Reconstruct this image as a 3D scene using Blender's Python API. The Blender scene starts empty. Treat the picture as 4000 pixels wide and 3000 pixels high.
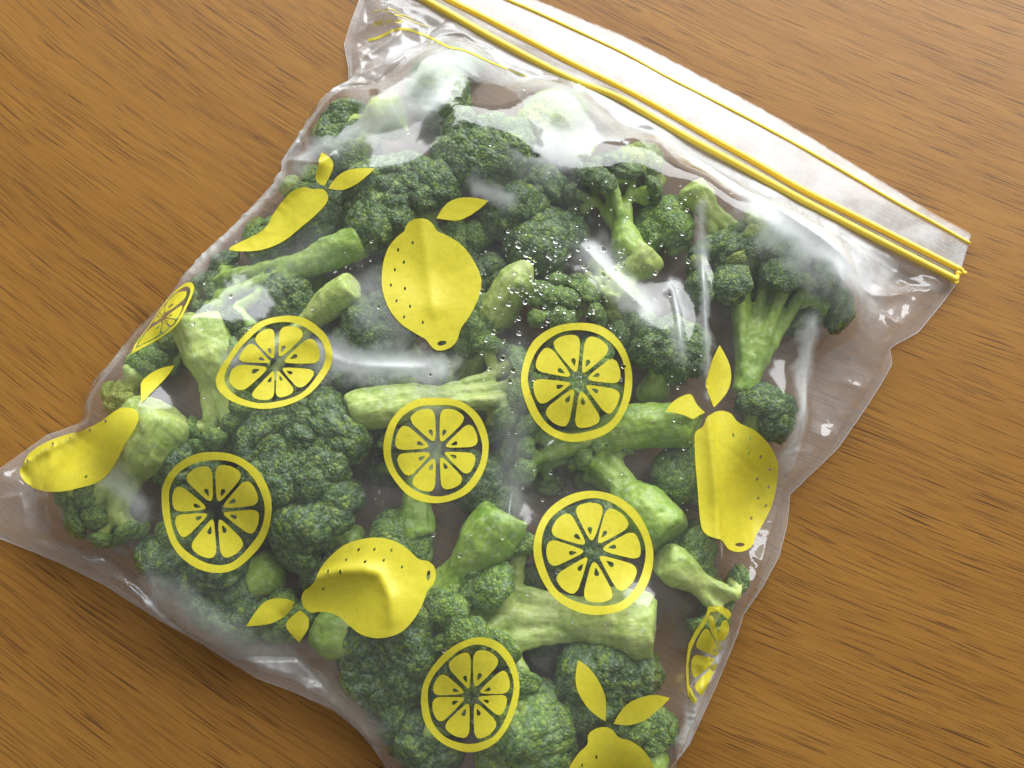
import bpy, bmesh, math, random
import numpy as np
from mathutils import Vector, Matrix, noise, geometry
from mathutils.bvhtree import BVHTree

random.seed(7)
rng = np.random.default_rng(7)
scene = bpy.context.scene
COL = scene.collection

# ------------------------------------------------------------------ camera
CAM_D, CAM_T, HALF_W = 0.34, math.radians(12.0), 0.20
cam_data = bpy.data.cameras.new("camera")
cam_data.sensor_width = 36.0
cam_data.lens = 36.0 * CAM_D / (2 * HALF_W)
cam_data.clip_start = 0.01
cam_data.clip_end = 50
cam = bpy.data.objects.new("camera", cam_data)
cam.location = (0, -CAM_D * math.sin(CAM_T), CAM_D * math.cos(CAM_T))
cam.rotation_euler = (CAM_T, 0, 0)
COL.objects.link(cam)
scene.camera = cam

# ------------------------------------------------------------------ room light
world = bpy.data.worlds.new("World")
scene.world = world
world.use_nodes = True
bg = world.node_tree.nodes["Background"]
bg.inputs[0].default_value = (1.0, 0.97, 0.93, 1)
bg.inputs[1].default_value = 0.25


def area_lamp(name, loc, target, sx, sy, power, color):
    d = bpy.data.lights.new(name, 'AREA')
    d.shape = 'RECTANGLE'
    d.size, d.size_y = sx, sy
    d.energy = power
    d.color = color
    o = bpy.data.objects.new(name, d)
    o.location = loc
    o.rotation_euler = (Vector(target) - Vector(loc)).to_track_quat('-Z', 'Y').to_euler()
    COL.objects.link(o)
    return o


area_lamp("window_light", (0.38, 1.16, 0.70), (0, 0.05, 0), 2.2, 1.10, 44.0, (0.96, 0.98, 1.0))

scene.view_settings.view_transform = 'Standard'
scene.view_settings.look = 'None'
scene.view_settings.exposure = 0.48
scene.view_settings.gamma = 1.0
scene.view_settings.use_curve_mapping = False
scene.render.engine = 'CYCLES'
cy = scene.cycles
cy.use_denoising = True
cy.use_adaptive_sampling = True
cy.adaptive_threshold = 0.03
cy.adaptive_min_samples = 12
cy.max_bounces = 6
cy.diffuse_bounces = 2
cy.glossy_bounces = 2
cy.transmission_bounces = 6
cy.transparent_max_bounces = 16
cy.caustics_reflective = False
cy.caustics_refractive = False
cy.sample_clamp_indirect = 4.0

# ------------------------------------------------------------------ helpers
CAM_O = Vector(cam.location)
RIGHT = Vector((1, 0, 0))
UP = Vector((0, math.cos(CAM_T), math.sin(CAM_T)))
FWD = Vector((0, math.sin(CAM_T), -math.cos(CAM_T)))


def ray(px, py):
    """direction of sight towards a point given on a 4000 x 3000 layout sheet"""
    k = HALF_W / CAM_D / 2000.0
    return (FWD + RIGHT * ((px - 2000) * k) + UP * ((1500 - py) * k)).normalized()


def at(px, py, z=0.0):
    d = ray(px, py)
    return CAM_O + d * ((z - CAM_O.z) / d.z)


DS = 4000.0 / 2212.0


def atd(p, z):
    return at(p[0] * DS, p[1] * DS, z)


def link_mesh(name, verts, faces, mat, parent=None, smooth=True):
    me = bpy.data.meshes.new(name)
    me.from_pydata([tuple(v) for v in verts], [], faces)
    if smooth:
        me.polygons.foreach_set("use_smooth", [True] * len(me.polygons))
    me.materials.append(mat)
    me.update()
    o = bpy.data.objects.new(name, me)
    COL.objects.link(o)
    o.parent = parent
    return o


def tag(o, label=None, cat=None, group=None, kind=None):
    for k, v in (("label", label), ("category", cat), ("group", group), ("kind", kind)):
        if v:
            o[k] = v
    return o


def catmull(pts, step, closed=False):
    """resample a polyline through a Catmull-Rom spline at about `step`"""
    p = [np.array(q, float) for q in pts]
    n = len(p)
    out = []
    rngi = range(n) if closed else range(n - 1)
    for i in rngi:
        if closed:
            a, b, c, d = p[(i - 1) % n], p[i], p[(i + 1) % n], p[(i + 2) % n]
        else:
            a, b, c, d = p[max(i - 1, 0)], p[i], p[i + 1], p[min(i + 2, n - 1)]
        m = max(1, int(np.linalg.norm(c - b) / step))
        for k in range(m):
            t = k / m
            out.append(0.5 * ((2 * b) + (c - a) * t + (2 * a - 5 * b + 4 * c - d) * t * t + (3 * b - a - 3 * c + d) * t ** 3))
    if not closed:
        out.append(p[-1])
    return np.array(out)


def pnoise(x, y, seed=0):
    """gradient noise over arrays, about -0.7 .. 0.7"""
    rg = np.random.default_rng(seed)
    perm = rg.permutation(512)
    ga = rg.uniform(0, 2 * np.pi, 512)
    xi, yi = np.floor(x).astype(int), np.floor(y).astype(int)
    fx, fy = x - xi, y - yi

    def g(i, j, dx, dy):
        h = perm[(perm[i & 511] + j) & 511]
        return np.cos(ga[h]) * dx + np.sin(ga[h]) * dy
    u = fx ** 3 * (fx * (fx * 6 - 15) + 10)
    v = fy ** 3 * (fy * (fy * 6 - 15) + 10)
    a = g(xi, yi, fx, fy) * (1 - u) + g(xi + 1, yi, fx - 1, fy) * u
    b = g(xi, yi + 1, fx, fy - 1) * (1 - u) + g(xi + 1, yi + 1, fx - 1, fy - 1) * u
    return a * (1 - v) + b * v


def fnoise(x, y, seed=0, octaves=4, rough=0.55):
    t, a, k = 0, 1.0, 1.0
    for o in range(octaves):
        t = t + a * pnoise(x * k, y * k, seed + o)
        a *= rough
        k *= 2.03
    return t


def tube(path, radii, sides=10, wob=0.0, seed=0, cap=True):
    """verts and faces of a tube along a list of Vectors"""
    verts, faces = [], []
    n = len(path)
    up = Vector((0.13, 0.21, 0.97)).normalized()
    for i, p in enumerate(path):
        t = (path[min(i + 1, n - 1)] - path[max(i - 1, 0)]).normalized()
        s = t.cross(up)
        if s.length < 1e-4:
            s = t.cross(Vector((1, 0, 0)))
        s.normalize()
        u = s.cross(t)
        r = radii[i] if hasattr(radii, '__len__') else radii
        for k in range(sides):
            a = 2 * math.pi * k / sides
            rr = r
            if wob:
                rr *= 1 + wob * noise.noise(Vector((math.cos(a) * 1.6, math.sin(a) * 1.6, i * 0.16 + seed * 7.3)))
                rr *= 1 + wob * 0.5 * noise.noise(Vector((math.cos(a) * 4, math.sin(a) * 4, i * 0.05 + seed * 3.1)))
            verts.append(p + (s * math.cos(a) + u * math.sin(a)) * rr)
    for i in range(n - 1):
        for k in range(sides):
            a, b = i * sides + k, i * sides + (k + 1) % sides
            faces.append((a, b, b + sides, a + sides))
    if cap:
        faces.append(tuple(range(sides - 1, -1, -1)))
        faces.append(tuple((n - 1) * sides + k for k in range(sides)))
    return verts, faces


# ------------------------------------------------------------------ materials
class NT:
    def __init__(self, name):
        self.m = bpy.data.materials.new(name)
        self.m.use_nodes = True
        self.t = self.m.node_tree
        self.t.nodes.clear()
        self.out = self.n('ShaderNodeOutputMaterial')

    def n(self, typ, **kw):
        nd = self.t.nodes.new(typ)
        for k, v in kw.items():
            setattr(nd, k, v)
        return nd

    def l(self, a, b):
        self.t.links.new(a, b)

    def math(self, op, a, b=None, c=None, clamp=False):
        nd = self.n('ShaderNodeMath', operation=op, use_clamp=clamp)
        for i, v in enumerate((a, b, c)):
            if v is None:
                continue
            if isinstance(v, (int, float)):
                nd.inputs[i].default_value = v
            else:
                self.l(v, nd.inputs[i])
        return nd.outputs[0]

    def ramp(self, fac, stops):
        nd = self.n('ShaderNodeValToRGB')
        el = nd.color_ramp.elements
        while len(el) < len(stops):
            el.new(0.5)
        for e, (p, c) in zip(el, stops):
            e.position = p
            e.color = c if len(c) == 4 else (*c, 1)
        self.l(fac, nd.inputs[0])
        return nd.outputs[0]

    def mixc(self, fac, a, b, blend='MIX'):
        nd = self.n('ShaderNodeMix', data_type='RGBA', blend_type=blend)
        for sock, v in ((nd.inputs[0], fac), (nd.inputs[6], a), (nd.inputs[7], b)):
            if isinstance(v, (int, float)):
                sock.default_value = v
            elif isinstance(v, tuple):
                sock.default_value = (*v, 1) if len(v) == 3 else v
            else:
                self.l(v, sock)
        return nd.outputs[2]

    def noise(self, vec, scale, detail=3, rough=0.5, dist=0.0):
        nd = self.n('ShaderNodeTexNoise')
        nd.inputs['Scale'].default_value = scale
        nd.inputs['Detail'].default_value = detail
        nd.inputs['Roughness'].default_value = rough
        nd.inputs['Distortion'].default_value = dist
        if vec is not None:
            self.l(vec, nd.inputs['Vector'])
        return nd.outputs[0]

    def bump(self, h, strength, dist):
        nd = self.n('ShaderNodeBump')
        nd.inputs['Strength'].default_value = strength
        nd.inputs['Distance'].default_value = dist
        self.l(h, nd.inputs['Height'])
        return nd.outputs[0]

    def principled(self, **kw):
        nd = self.n('ShaderNodeBsdfPrincipled')
        for k, v in kw.items():
            s = nd.inputs[k.replace('_', ' ')]
            if isinstance(v, (int, float)):
                s.default_value = v
            elif isinstance(v, tuple):
                s.default_value = (*v, 1) if (len(v) == 3 and s.type == 'RGBA') else v
            else:
                self.l(v, s)
        return nd


def wood_material():
    M = NT("oak_veneer")
    tc = M.n('ShaderNodeTexCoord').outputs['Object']
    mp = M.n('ShaderNodeMapping')
    mp.inputs['Rotation'].default_value = (0, 0, math.radians(29))
    M.l(tc, mp.inputs[0])
    sx = M.n('ShaderNodeSeparateXYZ')
    M.l(mp.outputs[0], sx.inputs[0])
    x, y = sx.outputs[0], sx.outputs[1]
    # the figure of the veneer bends: steeper at one end of the table than at the other
    y2 = M.math('SUBTRACT', y, M.math('MULTIPLY', M.math('MULTIPLY', x, x), 0.36))
    wv = M.n('ShaderNodeCombineXYZ')
    M.l(M.math('MULTIPLY', x, 5.0), wv.inputs[0])
    M.l(M.math('MULTIPLY', y2, 12.0), wv.inputs[1])
    wav = M.noise(wv.outputs[0], 1.0, 2, 0.5)
    y3 = M.math('ADD', y2, M.math('MULTIPLY', M.math('SUBTRACT', wav, 0.5), 0.016))

    def gv(kx, ky, off=0.0):
        c = M.n('ShaderNodeCombineXYZ')
        M.l(M.math('MULTIPLY_ADD', x, kx, off), c.inputs[0])
        M.l(M.math('MULTIPLY', y3, ky), c.inputs[1])
        c.inputs[2].default_value = off
        return c.outputs[0]
    broad = M.noise(gv(3, 55), 1.0, 3, 0.6)
    streak = M.noise(gv(5, 900, 3.1), 1.0, 4, 0.65)
    fine = M.noise(gv(60, 2200, 5.7), 1.0, 2, 0.5)
    pore = M.noise(gv(40, 2300, 9.2), 1.0, 1, 0.5)
    pore2 = M.noise(gv(22, 3000, 2.2), 1.0, 1, 0.5)
    pmask = M.noise(gv(9, 60, 4.4), 1.0, 2, 0.5)
    c = M.ramp(broad, [(0.25, (0.230, 0.102, 0.018)), (0.5, (0.268, 0.124, 0.023)), (0.78, (0.306, 0.147, 0.029))])
    c = M.mixc(0.36, c, M.ramp(streak, [(0.25, (0.62, 0.56, 0.50)), (0.5, (1, 1, 1)), (0.75, (1.28, 1.24, 1.2))]), 'MULTIPLY')
    c = M.mixc(0.40, c, M.ramp(fine, [(0.25, (0.6, 0.56, 0.5)), (0.6, (1.1, 1.1, 1.1))]), 'MULTIPLY')
    th = M.math('SUBTRACT', 0.685, M.math('MULTIPLY', pmask, 0.15))
    pf = M.math('MULTIPLY', M.math('SUBTRACT', pore, th), 30.0, clamp=True)
    pf2 = M.math('MULTIPLY', M.math('SUBTRACT', pore2, 0.60), 10.0, clamp=True)
    pall = M.math('MAXIMUM', pf, M.math('MULTIPLY', pf2, 0.6))
    c = M.mixc(M.math('MULTIPLY', pall, 0.80), c, (0.060, 0.026, 0.010))
    h = M.math('SUBTRACT', M.math('MULTIPLY', streak, 0.35), pall)
    p = M.principled(Base_Color=c, Roughness=M.ramp(streak, [(0.3, (0.5,) * 3), (0.7, (0.38,) * 3)]),
                     Normal=M.bump(h, 0.12, 0.0004))
    p.inputs['Specular IOR Level'].default_value = 0.22
    M.l(p.outputs[0], M.out.inputs[0])
    return M.m


def film_material(name, base_fog):
    """thin polythene: clear sheet, gloss of both faces, condensation and painted sheen that whiten it"""
    M = NT(name)
    lw = M.n('ShaderNodeLayerWeight')
    lw.inputs[0].default_value = 0.5
    f = M.math('POWER', lw.outputs['Facing'], 4.5)
    fres = M.math('MULTIPLY_ADD', f, 0.80, 0.055)
    tr = M.n('ShaderNodeBsdfTransparent')
    tr.inputs[0].default_value = (0.985, 0.982, 0.98, 1)
    df = M.n('ShaderNodeBsdfDiffuse')
    df.inputs[0].default_value = (0.88, 0.91, 0.93, 1) if base_fog is None else (0.93, 0.86, 0.82, 1)
    tl = M.n('ShaderNodeBsdfTranslucent')
    tl.inputs[0].default_value = (0.82, 0.86, 0.88, 1)
    mx = M.n('ShaderNodeMixShader')
    mx.inputs[0].default_value = 0.40
    M.l(df.outputs[0], mx.inputs[1]); M.l(tl.outputs[0], mx.inputs[2])
    m2 = M.n('ShaderNodeMixShader')
    if base_fog is None:
        fa = M.n('ShaderNodeAttribute', attribute_name='fog')
        M.l(fa.outputs['Fac'], m2.inputs[0])
    else:
        m2.inputs[0].default_value = base_fog
    M.l(tr.outputs[0], m2.inputs[1]); M.l(mx.outputs[0], m2.inputs[2])
    gl = M.n('ShaderNodeBsdfGlossy')
    gl.inputs[0].default_value = (1, 1, 1, 1)
    gl.inputs['Roughness'].default_value = 0.12
    if base_fog is None:
        M.l(M.math('MULTIPLY_ADD', fa.outputs['Fac'], 0.26, 0.10), gl.inputs['Roughness'])
    m3 = M.n('ShaderNodeMixShader')
    M.l(fres, m3.inputs[0]); M.l(m2.outputs[0], m3.inputs[1]); M.l(gl.outputs[0], m3.inputs[2])
    M.l(m3.outputs[0], M.out.inputs[0])
    return M.m


def ink_material():
    M = NT("yellow_ink")
    tc = M.n('ShaderNodeTexCoord').outputs['Object']
    n1 = M.noise(tc, 60, 4, 0.6)
    n2 = M.noise(tc, 900, 2, 0.5)
    c = M.ramp(n1, [(0.3, (0.74, 0.655, 0.040)), (0.7, (0.80, 0.715, 0.055))])
    c = M.mixc(0.25, c, M.ramp(n2, [(0.3, (0.75, 0.75, 0.6)), (0.6, (1.05, 1.05, 1))]), 'MULTIPLY')
    p = M.principled(Base_Color=c, Roughness=0.42, Normal=M.bump(M.noise(tc, 95, 4, 0.62, 0.6), 0.25, 0.0009))
    tr = M.n('ShaderNodeBsdfTranslucent')
    tr.inputs[0].default_value = (0.70, 0.58, 0.02, 1)
    mx = M.n('ShaderNodeMixShader')
    mx.inputs[0].default_value = 0.22
    M.l(p.outputs[0], mx.inputs[1]); M.l(tr.outputs[0], mx.inputs[2])
    tp = M.n('ShaderNodeBsdfTransparent')
    m2 = M.n('ShaderNodeMixShader')
    M.l(M.math('MULTIPLY', M.math('SUBTRACT', M.noise(tc, 240, 4, 0.7), 0.36), 0.42, clamp=True), m2.inputs[0])
    M.l(mx.outputs[0], m2.inputs[1]); M.l(tp.outputs[0], m2.inputs[2])
    M.l(m2.outputs[0], M.out.inputs[0])
    return M.m


def zip_material():
    M = NT("yellow_zip_plastic")
    p = M.principled(Base_Color=(0.86, 0.62, 0.06), Roughness=0.28)
    p.inputs['Subsurface Weight'].default_value = 0.0
    M.l(p.outputs[0], M.out.inputs[0])
    return M.m


def seam_material(name="seam_plastic", opacity=0.26):
    M = NT(name)
    tr = M.n('ShaderNodeBsdfTransparent')
    p = M.principled(Base_Color=(0.86, 0.85, 0.86), Roughness=0.2)
    mx = M.n('ShaderNodeMixShader')
    mx.inputs[0].default_value = opacity
    M.l(tr.outputs[0], mx.inputs[1]); M.l(p.outputs[0], mx.inputs[2])
    M.l(mx.outputs[0], M.out.inputs[0])
    return M.m


def water_material():
    M = NT("water_bead")
    g = M.n('ShaderNodeBsdfGlass')
    g.inputs['IOR'].default_value = 1.33
    g.inputs['Roughness'].default_value = 0.0
    M.l(g.outputs[0], M.out.inputs[0])
    return M.m


def bud_material(name, deep, mid, tip, frost):
    """broccoli buds: grainy, each bud a little different, dusted with frost"""
    M = NT(name)
    tcn = M.n('ShaderNodeTexCoord')
    info = M.n('ShaderNodeObjectInfo')
    ad = M.n('ShaderNodeVectorMath', operation='ADD')
    cm = M.n('ShaderNodeCombineXYZ')
    M.l(M.math('MULTIPLY', info.outputs['Random'], 37.0), cm.inputs[0])
    M.l(tcn.outputs['Object'], ad.inputs[0]); M.l(cm.outputs[0], ad.inputs[1])
    v = ad.outputs[0]
    vo = M.n('ShaderNodeTexVoronoi')
    vo.inputs['Scale'].default_value = 8.0
    vo.inputs['Randomness'].default_value = 0.9
    M.l(v, vo.inputs['Vector'])
    dist, cell = vo.outputs['Distance'], vo.outputs['Color']
    sep = M.n('ShaderNodeSeparateColor')
    M.l(cell, sep.inputs[0])
    patch = M.noise(v, 1.7, 3, 0.6)
    c = M.ramp(M.math('ADD', M.math('MULTIPLY', patch, 0.72), M.math('MULTIPLY', sep.outputs[0], 0.28)),
               [(0.30, deep), (0.52, mid), (0.74, tip)])
    # crevice shade between the buds, painted into the colour
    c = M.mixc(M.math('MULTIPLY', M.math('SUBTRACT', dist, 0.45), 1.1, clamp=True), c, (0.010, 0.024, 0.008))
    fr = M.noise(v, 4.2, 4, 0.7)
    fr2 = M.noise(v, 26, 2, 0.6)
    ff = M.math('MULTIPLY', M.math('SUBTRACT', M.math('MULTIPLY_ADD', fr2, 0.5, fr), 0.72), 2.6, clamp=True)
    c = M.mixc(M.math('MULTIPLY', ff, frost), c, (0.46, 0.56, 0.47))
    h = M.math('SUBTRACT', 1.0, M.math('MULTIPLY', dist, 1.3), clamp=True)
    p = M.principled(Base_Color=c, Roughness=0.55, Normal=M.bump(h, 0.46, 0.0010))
    p.inputs['Specular IOR Level'].default_value = 0.35
    M.l(p.outputs[0], M.out.inputs[0])
    return M.m


def stem_material(name, a, b, frost):
    M = NT(name)
    tcn = M.n('ShaderNodeTexCoord')
    v = tcn.outputs['Object']
    mp = M.n('ShaderNodeMapping')
    mp.inputs['Scale'].default_value = (1, 1, 0.13)
    M.l(v, mp.inputs[0])
    n1 = M.noise(v, 85, 4, 0.6, 0.4)
    n2 = M.noise(v, 420, 3, 0.6)
    n3 = M.noise(v, 1500, 2, 0.6)
    fib = M.noise(mp.outputs[0], 620, 3, 0.6)
    c = M.ramp(n1, [(0.32, a), (0.68, b)])
    c = M.mixc(0.30, c, M.ramp(n2, [(0.3, (0.68, 0.78, 0.6)), (0.65, (1.12, 1.08, 1.1))]), 'MULTIPLY')
    c = M.mixc(0.55, c, M.ramp(fib, [(0.32, (0.55, 0.68, 0.45)), (0.5, (1, 1, 1)), (0.68, (1.25, 1.18, 1.3))]), 'MULTIPLY')
    ff = M.math('MULTIPLY', M.math('SUBTRACT', M.math('MULTIPLY_ADD', n3, 0.5, n2), 0.78), 3.2, clamp=True)
    c = M.mixc(M.math('MULTIPLY', ff, frost), c, (0.62, 0.70, 0.60))
    h = M.math('ADD', M.math('MULTIPLY', fib, 1.3), M.math('ADD', n2, M.math('MULTIPLY', n3, 0.3)))
    p = M.principled(Base_Color=c, Roughness=0.40, Normal=M.bump(h, 0.5, 0.0005))
    M.l(p.outputs[0], M.out.inputs[0])
    return M.m


MAT_WOOD = wood_material()
MAT_FILM = film_material("bag_film", None)
MAT_BACK = film_material("bag_back_film", 0.20)
MAT_INK = ink_material()
MAT_ZIP = zip_material()
MAT_SEAM = seam_material()
MAT_RIB = seam_material("rib_plastic", 0.20)
MAT_WATER = water_material()
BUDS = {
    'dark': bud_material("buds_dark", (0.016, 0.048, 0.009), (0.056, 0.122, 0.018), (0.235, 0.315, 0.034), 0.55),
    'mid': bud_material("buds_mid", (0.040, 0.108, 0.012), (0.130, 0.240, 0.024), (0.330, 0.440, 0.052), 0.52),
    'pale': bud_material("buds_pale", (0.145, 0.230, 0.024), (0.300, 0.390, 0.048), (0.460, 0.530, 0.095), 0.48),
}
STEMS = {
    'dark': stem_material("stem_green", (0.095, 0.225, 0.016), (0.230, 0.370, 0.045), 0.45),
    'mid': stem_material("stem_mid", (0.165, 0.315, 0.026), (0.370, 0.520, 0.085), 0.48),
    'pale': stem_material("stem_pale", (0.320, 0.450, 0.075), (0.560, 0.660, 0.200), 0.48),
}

# ------------------------------------------------------------------ table
bm = bmesh.new()
bmesh.ops.create_cube(bm, size=1.0)
for v in bm.verts:
    v.co = Vector((v.co.x * 1.5, v.co.y * 1.1, -0.014 + v.co.z * 0.028))
bmesh.ops.bevel(bm, geom=[e for e in bm.edges], offset=0.003, segments=2, affect='EDGES')
me = bpy.data.meshes.new("tabletop")
bm.to_mesh(me); bm.free()
me.materials.append(MAT_WOOD)
table = bpy.data.objects.new("tabletop", me)
COL.objects.link(table)
tag(table, "warm brown oak tabletop with dark pores along the grain", "table", kind="structure")

# ------------------------------------------------------------------ broccoli
LOBES = []
for k in range(7):
    bm = bmesh.new()
    bmesh.ops.create_icosphere(bm, subdivisions=5 if False else 4, radius=1.0)
    off = Vector((k * 11.3, k * 5.1, 2.0))
    for v in bm.verts:
        d = v.co.normalized()
        r = 0.95 + 0.16 * noise.noise(d * 1.5 + off) + 0.10 * noise.noise(d * 3.3 + off)
        dist, _ = noise.voronoi(d * 2.6 + off)
        r += 0.10 * (0.42 - dist[0])
        dist, _ = noise.voronoi(d * 6.5 + off)
        r += 0.06 * (0.40 - dist[0])
        r += 0.035 * noise.noise(d * 13 + off)
        if d.z < -0.15:
            r *= 1.0 - 0.45 * min(1.0, (-0.15 - d.z) / 0.85)
        v.co = d * r
    me = bpy.data.meshes.new("bud_cluster")
    bm.to_mesh(me); bm.free()
    me.polygons.foreach_set("use_smooth", [True] * len(me.polygons))
    LOBES.append(me)
LOBE_SETS = {}
for kind in BUDS:
    LOBE_SETS[kind] = []
    for me in LOBES:
        c = me.copy()
        c.materials.append(BUDS[kind])
        LOBE_SETS[kind].append(c)
LOBE_PTS = [np.array([v.co[:] for v in me.vertices]) for me in LOBES]

SIDE_L = [(-75, 1960), (-60, 1900), (0, 1832), (72, 1781), (181, 1702), (311, 1655), (345, 1632), (342, 1580), (354, 1535), (434, 1427),
        (530, 1300), (629, 1200), (759, 1034), (919, 875), (1030, 760), (1099, 685), (1100, 630), (1172, 521), (1280, 369), (1362, 320), (1362, 270),
        (1345, 174), (1370, 90), (1403, 0), (1420, -80), (1450, -240)]
SIDE_R = [(2230, 3420), (2450, 3250), (2621, 3000), (2693, 2907), (2802, 2668), (2880, 2480), (2904, 2400), (2980, 2290), (3042, 2176), (3074, 2050),
         (3080, 1990), (3085, 1930), (3170, 1850), (3273, 1750), (3390, 1580), (3449, 1486), (3484, 1421), (3476, 1362), (3500, 1345), (3586, 1298), (3687, 1175),
         (3734, 1110), (3753, 1052), (3789, 926)]
BOTTOM = [(-75, 1960), (-70, 2050), (0, 2103), (120, 2150), (239, 2200), (420, 2290), (600, 2408), (781, 2509), (998, 2646), (1135, 2697), (1309, 2776), (1396, 2849),
          (1453, 2914), (1511, 3000), (1700, 3170), (2000, 3330), (2230, 3420)]
TOP = [(1450, -240), (1720, -130), (2017, 0), (2213, 84), (2470, 205), (2689, 322), (2960, 465), (3232, 620), (3500, 770), (3640, 850), (3789, 926)]
ZIP1 = [(1430, -130), (1663, 0), (1923, 148), (2213, 300), (2400, 374), (2502, 430), (2689, 539), (2906, 657), (3123, 777), (3300, 870), (3485, 965), (3738, 1094)]
ZIP2 = [(1500, -135), (1757, 0), (1923, 83), (2213, 235), (2400, 327), (2560, 412), (2762, 528), (2930, 622), (3123, 734), (3300, 824), (3485, 918), (3753, 1054)]
ZIP3 = [(1470, -205), (1700, -120), (1985, 0), (2140, 68), (2430, 205), (2603, 300), (2906, 455), (3196, 613), (3485, 781), (3640, 866), (3789, 951)]

_o = catmull(SIDE_L[:-1], 60).tolist() + catmull(ZIP1, 60).tolist() + catmull(SIDE_R[:-2], 60).tolist()[::-1] + catmull(BOTTOM, 60).tolist()[::-1]
OUTW = np.array([at(p[0], p[1], 0.0015)[:2] for p in _o])


def keep_in(p, margin):
    """pull a head back until it clears the welded edges and the zip"""
    for _ in range(14):
        a_, b_ = OUTW, np.roll(OUTW, -1, 0)
        ab = b_ - a_
        q = np.array(p[:2])
        h = np.clip(((q - a_) * ab).sum(1) / ((ab * ab).sum(1) + 1e-12), 0, 1)
        c = a_ + ab * h[:, None]
        d = np.hypot(*(c - q).T)
        k = d.argmin()
        x, y = q
        m = ((a_[:, 1] > y) != (b_[:, 1] > y))
        xx = (b_[:, 0] - a_[:, 0]) * (y - a_[:, 1]) / (b_[:, 1] - a_[:, 1] + 1e-12) + a_[:, 0]
        ins = (m & (x < xx)).sum() % 2 == 1
        if ins and d[k] >= margin:
            break
        n_ = (q - c[k]) / (d[k] + 1e-9) * (1 if ins else -1)
        tgt = c[k] + n_ * margin
        mid = np.array((0.0, 0.0)) - q
        q = tgt + mid / np.linalg.norm(mid) * 0.0007
        p = Vector((q[0], q[1], p.z))
    return p


HN, HEXT = 560, 0.28           # height raster of what lies in the bag, 1 mm cells
HMAP = np.zeros((HN, HN))


def raster(pts):
    ix = ((pts[:, 0] + HEXT) / (2 * HEXT) * HN).astype(int)
    iy = ((pts[:, 1] + HEXT) / (2 * HEXT) * HN).astype(int)
    ok = (ix >= 0) & (ix < HN) & (iy >= 0) & (iy < HN)
    np.maximum.at(HMAP, (iy[ok], ix[ok]), pts[ok, 2])


STALKS = []      # (object, seed) whose tubes are fused into one stalk in a single pass


def stalk(name, verts, faces, mat, parent, seed, axis):
    me = bpy.data.meshes.new(name)
    me.from_pydata([tuple(v) for v in verts], [], faces)
    o = bpy.data.objects.new(name, me)
    COL.objects.link(o)
    m = o.modifiers.new("r", 'REMESH')
    m.mode = 'VOXEL'
    m.voxel_size = 0.0007
    m2 = o.modifiers.new("s", 'SMOOTH')
    m2.factor = 0.5
    m2.iterations = 5
    STALKS.append((o, seed, mat, parent, axis))


def fuse_stalks():
    dg = bpy.context.evaluated_depsgraph_get()
    dg.update()
    done = [bpy.data.meshes.new_from_object(o.evaluated_get(dg)) for o, *_ in STALKS]
    for (o, seed, mat, parent, axis), new in zip(STALKS, done):
        old = o.data
        o.modifiers.clear()
        o.data = new
        bpy.data.meshes.remove(old)
        new.name = "stem"
        n = len(new.vertices)
        co = np.empty(n * 3)
        no = np.empty(n * 3)
        new.vertices.foreach_get("co", co)
        new.vertices.foreach_get("normal", no)
        co, no = co.reshape(-1, 3), no.reshape(-1, 3)
        d = fnoise(co[:, 0] * 200 + co[:, 2] * 90, co[:, 1] * 200 - co[:, 2] * 110, seed, 4, 0.6)
        co = co + no * (d * 0.0006)[:, None]
        new.vertices.foreach_set("co", co.ravel())
        new.polygons.foreach_set("use_smooth", [True] * len(new.polygons))
        new.materials.clear()
        new.materials.append(mat)
        new.update()
        o.parent = parent
        raster(co + np.array(parent.location))
        # the stalk's own Z runs along its fibres
        qz = axis.to_track_quat('Z', 'Y')
        R3 = np.array(qz.to_matrix())
        new.vertices.foreach_set("co", (co @ R3).ravel())
        new.update()
        o.rotation_mode = 'QUATERNION'
        o.rotation_quaternion = qz


def clear_of_film(p, lr):
    """keep a head inside the bag and low where the film slopes to its edges"""
    p = keep_in(p, lr * 1.05 + 0.005)
    a_, b_ = OUTW, np.roll(OUTW, -1, 0)
    ab = b_ - a_
    q = np.array(p[:2])
    h = np.clip(((q - a_) * ab).sum(1) / ((ab * ab).sum(1) + 1e-12), 0, 1)
    d = np.hypot(*(a_ + ab * h[:, None] - q).T).min()
    top = min(0.0315, 0.006 + 0.58 * d)
    p.z = max(min(p.z, top - lr * 0.9), lr * 0.7 + 0.001)
    return p


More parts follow.
